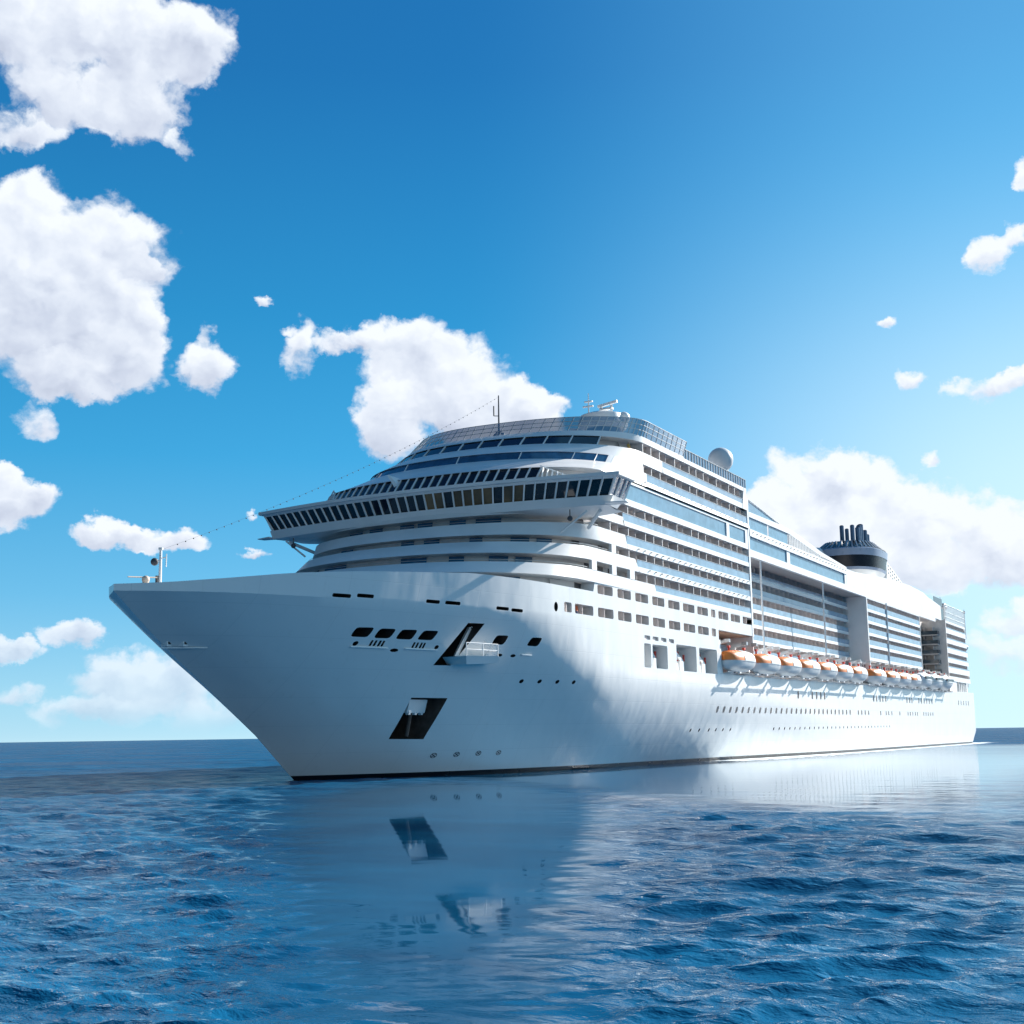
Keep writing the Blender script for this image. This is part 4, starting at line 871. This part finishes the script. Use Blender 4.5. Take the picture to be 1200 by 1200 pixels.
# ------------------------------------------------------------------ people (a few pixels tall)
def person(loc, rz, label, shirt, trousers):
    J = [((0, 0, .92), (.15, .11)), ((0, 0, 1.15), (.14, .1)), ((0, 0, 1.40), (.17, .11)), ((0, 0, 1.50), (.06, .06)), ((.02, 0, 1.62), (.09, .1)), ((.02, 0, 1.74), (.07, .08)),
         ((0, .1, .88), (.09, .09)), ((.03, .11, .48), (.06, .06)), ((0, .11, .08), (.045, .045)), ((.12, .12, .04), (.04, .035)), ((0, -.1, .88), (.09, .09)), ((.05, -.11, .48), (.06, .06)), ((0, -.11, .08), (.045, .045)), ((.12, -.12, .04), (.04, .035)),
         ((0, .2, 1.40), (.06, .06)), ((.02, .27, 1.12), (.045, .045)), ((.16, .25, .92), (.035, .035)), ((.22, .24, .88), (.03, .04)), ((0, -.2, 1.40), (.06, .06)), ((.02, -.27, 1.12), (.045, .045)), ((.16, -.25, .92), (.035, .035)), ((.22, -.24, .88), (.03, .04))]
    E = [(0, 1), (1, 2), (2, 3), (3, 4), (4, 5), (0, 6), (6, 7), (7, 8), (8, 9), (0, 10), (10, 11), (11, 12), (12, 13), (2, 14), (14, 15), (15, 16), (16, 17), (2, 18), (18, 19), (19, 20), (20, 21)]
    me = bpy.data.meshes.new('person'); me.from_pydata([j[0] for j in J], E, []); o = link('person', me)
    o.modifiers.new('k', 'SKIN'); sv = me.skin_vertices[0].data
    for q, j in zip(sv, J): q.radius = j[1]
    sv[0].use_root = True
    o.modifiers.new('s', 'SUBSURF').levels = 1
    dg = bpy.context.evaluated_depsgraph_get(); dg.update(); r = bpy.data.meshes.new_from_object(o.evaluated_get(dg)); bpy.data.objects.remove(o)
    skin = mat('skin', (.42, .25, .18), .6); hair = mat('hair', (.03, .02, .015), .7)
    for m in (shirt, trousers, skin, hair): r.materials.append(m)
    for f in r.polygons:
        c = f.center; ay = abs(c.y)
        f.material_index = 3 if c.z > 1.69 or (c.z > 1.58 and c.x < -.02) else 2 if c.z > 1.47 or (c.x > .10 and .8 < c.z < 1.0) else 0 if c.z > .93 else 1 if c.z > .1 else 3
        f.use_smooth = True
    o = link('person', r); o.location = loc; o.rotation_euler = (0, 0, rz); tag(o, label, 'person'); return o
M_BLKC = mat('black_cloth', (.02, .02, .022), .8); M_JEAN = mat('blue_cloth', (.05, .08, .16), .8); M_YEL = mat('ochre_cloth', (.45, .28, .06), .8); M_ORC = mat('coral_cloth', (.62, .16, .07), .8)
person((27.6, -float(hb(27.6, 17.9))+.55, 17.4), -1.6, 'person in a coral top standing in the wide opening nearest the bow', M_ORC, M_JEAN)
person((131.5, -15.2, 29.83), -1.7, 'person in black clothes at the rail of the top balcony under the overhang', M_BLKC, M_BLKC)
person((44.8, -19.0, 39.9), -1.9, 'person in an ochre shirt at the corner balcony below the glass parapet', M_YEL, M_BLKC)

# ------------------------------------------------------------------ sea
def sea():
    cx, cy = CAMP.x, CAMP.y
    ang = np.concatenate([np.linspace(-31, 31, 520), np.linspace(33, 329, 90)])+math.degrees(TH); ang = np.radians(ang)
    rad = np.concatenate([[0.], np.geomspace(6, 420, 720), np.geomspace(440, 40000, 60)])
    A, R = np.meshgrid(ang, rad); X = cx+R*np.cos(A); Y = cy+R*np.sin(A)
    dr = np.maximum(R*.0058, .03); Z = np.zeros_like(X); DX = np.zeros_like(X); DY = np.zeros_like(X)
    calm = CALM(X, Y)
    wind = math.radians(200)
    for i in range(80):
        lam = .34*(24/.34)**(i/79.)*rng.uniform(.9, 1.1); k = 2*math.pi/lam; th = wind+rng.normal(0, .62); ph = rng.uniform(0, 6.28)
        amp = WAVE*(.0094*lam**.72 if lam < 3 else .0094*3**.72*(3/lam)**.45)
        fade = np.clip((lam/dr-2.2)/2.5, 0, 1)*np.clip(1-(R-230)/190, 0, 1)
        ar = k*(X*math.cos(th)+Y*math.sin(th))+ph
        Z += amp*fade*np.cos(ar); DX -= amp*fade*.8*math.cos(th)*np.sin(ar); DY -= amp*fade*.8*math.sin(th)*np.sin(ar)
    cz = calm**1.35; Z *= cz; X = X+DX*cz; Y = Y+DY*cz
    V = np.stack([X, Y, Z], -1).reshape(-1, 3); nr, na = X.shape
    idx = np.arange(nr*na).reshape(nr, na)
    a = idx[:-1, :]; b = idx[1:, :]; a2 = np.roll(a, -1, 1); b2 = np.roll(b, -1, 1)
    F = np.stack([a, b, b2, a2], -1).reshape(-1, 4)
    me = bpy.data.meshes.new('sea'); me.vertices.add(len(V)); me.vertices.foreach_set('co', V.astype(np.float32).ravel())
    me.loops.add(F.size); me.loops.foreach_set('vertex_index', F.astype(np.int32).ravel())
    me.polygons.add(len(F)); me.polygons.foreach_set('loop_start', np.arange(0, F.size, 4, dtype=np.int32)); me.polygons.foreach_set('loop_total', np.full(len(F), 4, np.int32))
    me.update(calc_edges=True); me.validate(); me.polygons.foreach_set('use_smooth', [True]*len(me.polygons))
    fa = me.attributes.new('far', 'FLOAT', 'POINT'); fa.data.foreach_set('value', sstep(np.hypot(X-cx, Y-cy), 15, 240).astype(np.float32).ravel())
    at = me.attributes.new('calm', 'FLOAT', 'POINT'); at.data.foreach_set('value', calm.astype(np.float32).ravel())
    m = bpy.data.materials.new('sea_water'); m.use_nodes = True; t = NT(m.node_tree); p = t.n['Principled BSDF']
    tc = t.new('ShaderNodeTexCoord').outputs['Object']; at = t.new('ShaderNodeAttribute'); at.attribute_name = 'calm'; cf = at.outputs['Fac']
    fr = t.new('ShaderNodeAttribute'); fr.attribute_name = 'far'
    mp = t.new('ShaderNodeMapping'); t.put(mp.inputs[0], tc); mp.inputs['Rotation'].default_value = (0, 0, -.35); mp.inputs['Scale'].default_value = (1., .55, 1.)
    mv = mp.outputs[0]
    h = t.m('ADD', t.m('MULTIPLY', t.noise(mv, .22, 4, .6), .40), t.m('ADD', t.m('MULTIPLY', t.noise(mv, 1.3, 5, .6, .4), .17), t.m('MULTIPLY', t.noise(mv, 5.5, 4, .6, .3), .035)))
    b = t.new('ShaderNodeBump'); b.inputs['Distance'].default_value = 1.; t.put(b.inputs['Strength'], t.m('POWER', cf, 1.7)); t.put(b.inputs['Height'], h)
    big = t.noise(tc, .03, 4, .6); sp = t.new('ShaderNodeSeparateXYZ'); t.put(sp.inputs[0], tc)
    mq = t.new('ShaderNodeMapping'); t.put(mq.inputs[0], tc); mq.inputs['Rotation'].default_value = (0, 0, -.5); mq.inputs['Scale'].default_value = (1., .35, 1.)
    big = t.m('ADD', t.m('MULTIPLY', big, .5), t.m('MULTIPLY', t.noise(mq.outputs[0], .16, 8, .7), .5))  # elongated streaks in the colour imitate lighter and darker wave facets
    col = t.mix(t.step(big, .38, .62), (.002, .038, .100, 1), (.006, .105, .220, 1))
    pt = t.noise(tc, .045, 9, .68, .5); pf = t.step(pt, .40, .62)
    col = t.mix(t.m('MULTIPLY', t.m('MULTIPLY', pf, fr.outputs['Fac']), .5), col, (.001, .032, .095, 1))  # dark patches far out, wave-facet shading put into the water colour
    # foam: along the waterline, and scattered flecks on crests
    hx = t.m('ABSOLUTE', t.m('ADD', sp.outputs[1], 19.))
    near = t.m('MULTIPLY', t.step(hx, 9., .5), t.m('MULTIPLY', t.step(sp.outputs[0], 62., 95.), t.step(sp.outputs[0], 330., 290.)))
    fn = t.noise(tc, .35, 8, .68, .6); fo = t.step(t.m('ADD', fn, t.m('MULTIPLY', near, .36)), .64, .78)
    fo = t.m('MULTIPLY', fo, t.step(near, .02, .3))
    fl = t.m('MULTIPLY', t.step(t.noise(tc, 2.6, 7, .72, 1.2), .675, .73), t.step(t.m('ADD', sp.outputs[2], t.m('MULTIPLY', t.noise(tc, .15, 3), .18)), .17, .27))
    fo = t.m('MAXIMUM', fo, t.m('MULTIPLY', fl, .7))
    col = t.mix(fo, col, (.78, .82, .84, 1))
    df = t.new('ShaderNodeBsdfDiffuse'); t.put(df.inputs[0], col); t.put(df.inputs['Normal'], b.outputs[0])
    gl = t.new('ShaderNodeBsdfGlossy'); gl.inputs[0].default_value = (.97, .985, 1, 1); t.put(gl.inputs['Roughness'], t.m('ADD', .03, t.m('MULTIPLY', t.m('MULTIPLY', fr.outputs['Fac'], cf), .17))); t.put(gl.inputs['Normal'], b.outputs[0])
    fz = t.new('ShaderNodeFresnel'); fz.inputs[0].default_value = 1.36; t.put(fz.inputs['Normal'], b.outputs[0])
    # unresolved wave slopes hide part of the grazing reflection: full mirror in the slick, less on ruffled water
    k = t.m('SUBTRACT', 1., t.m('MULTIPLY', cf, t.m('ADD', .26, t.m('MULTIPLY', fr.outputs['Fac'], t.step(t.noise(tc, .03, 9, .7), .35, .62, .38, .56)))))
    fac = t.m('MULTIPLY', t.m('MULTIPLY', fz.outputs[0], k), t.m('SUBTRACT', 1., fo), clamp=True)
    mx = t.new('ShaderNodeMixShader'); t.put(mx.inputs[0], fac); t.l.new(df.outputs[0], mx.inputs[1]); t.l.new(gl.outputs[0], mx.inputs[2])
    t.l.new(mx.outputs[0], t.n['Material Output'].inputs[0]); t.n.remove(p)
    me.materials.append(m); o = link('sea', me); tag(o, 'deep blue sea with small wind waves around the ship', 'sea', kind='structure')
WAVE = 1.0
def sstep(x, a, b): t = np.clip((x-a)/(b-a), 0, 1); return t*t*(3-2*t)
def CALM(X, Y):
    c0 = np.array([-50., -48.]); d = np.array([math.cos(.545), math.sin(.545)]); u = (X-c0[0])*d[0]+(Y-c0[1])*d[1]; v = -(X-c0[0])*d[1]+(Y-c0[1])*d[0]
    w = 9+.11*u; q = np.sqrt((u/66)**2+(v/np.maximum(w, 2.5))**2); slick = 1-sstep(q, .55, 1.25)
    lee = (.955-.07*sstep(-Y, 30, 62)-.27*sstep(X, 40, 190))*(1-sstep(-Y, 60, 85))*sstep(X, -98, -55)*(1-sstep(X, 205, 285))*(Y < 10)*sstep(X-(-Y-20)*-.9, -8, 10)
    return 1-np.maximum(slick*.985, lee)
sea()
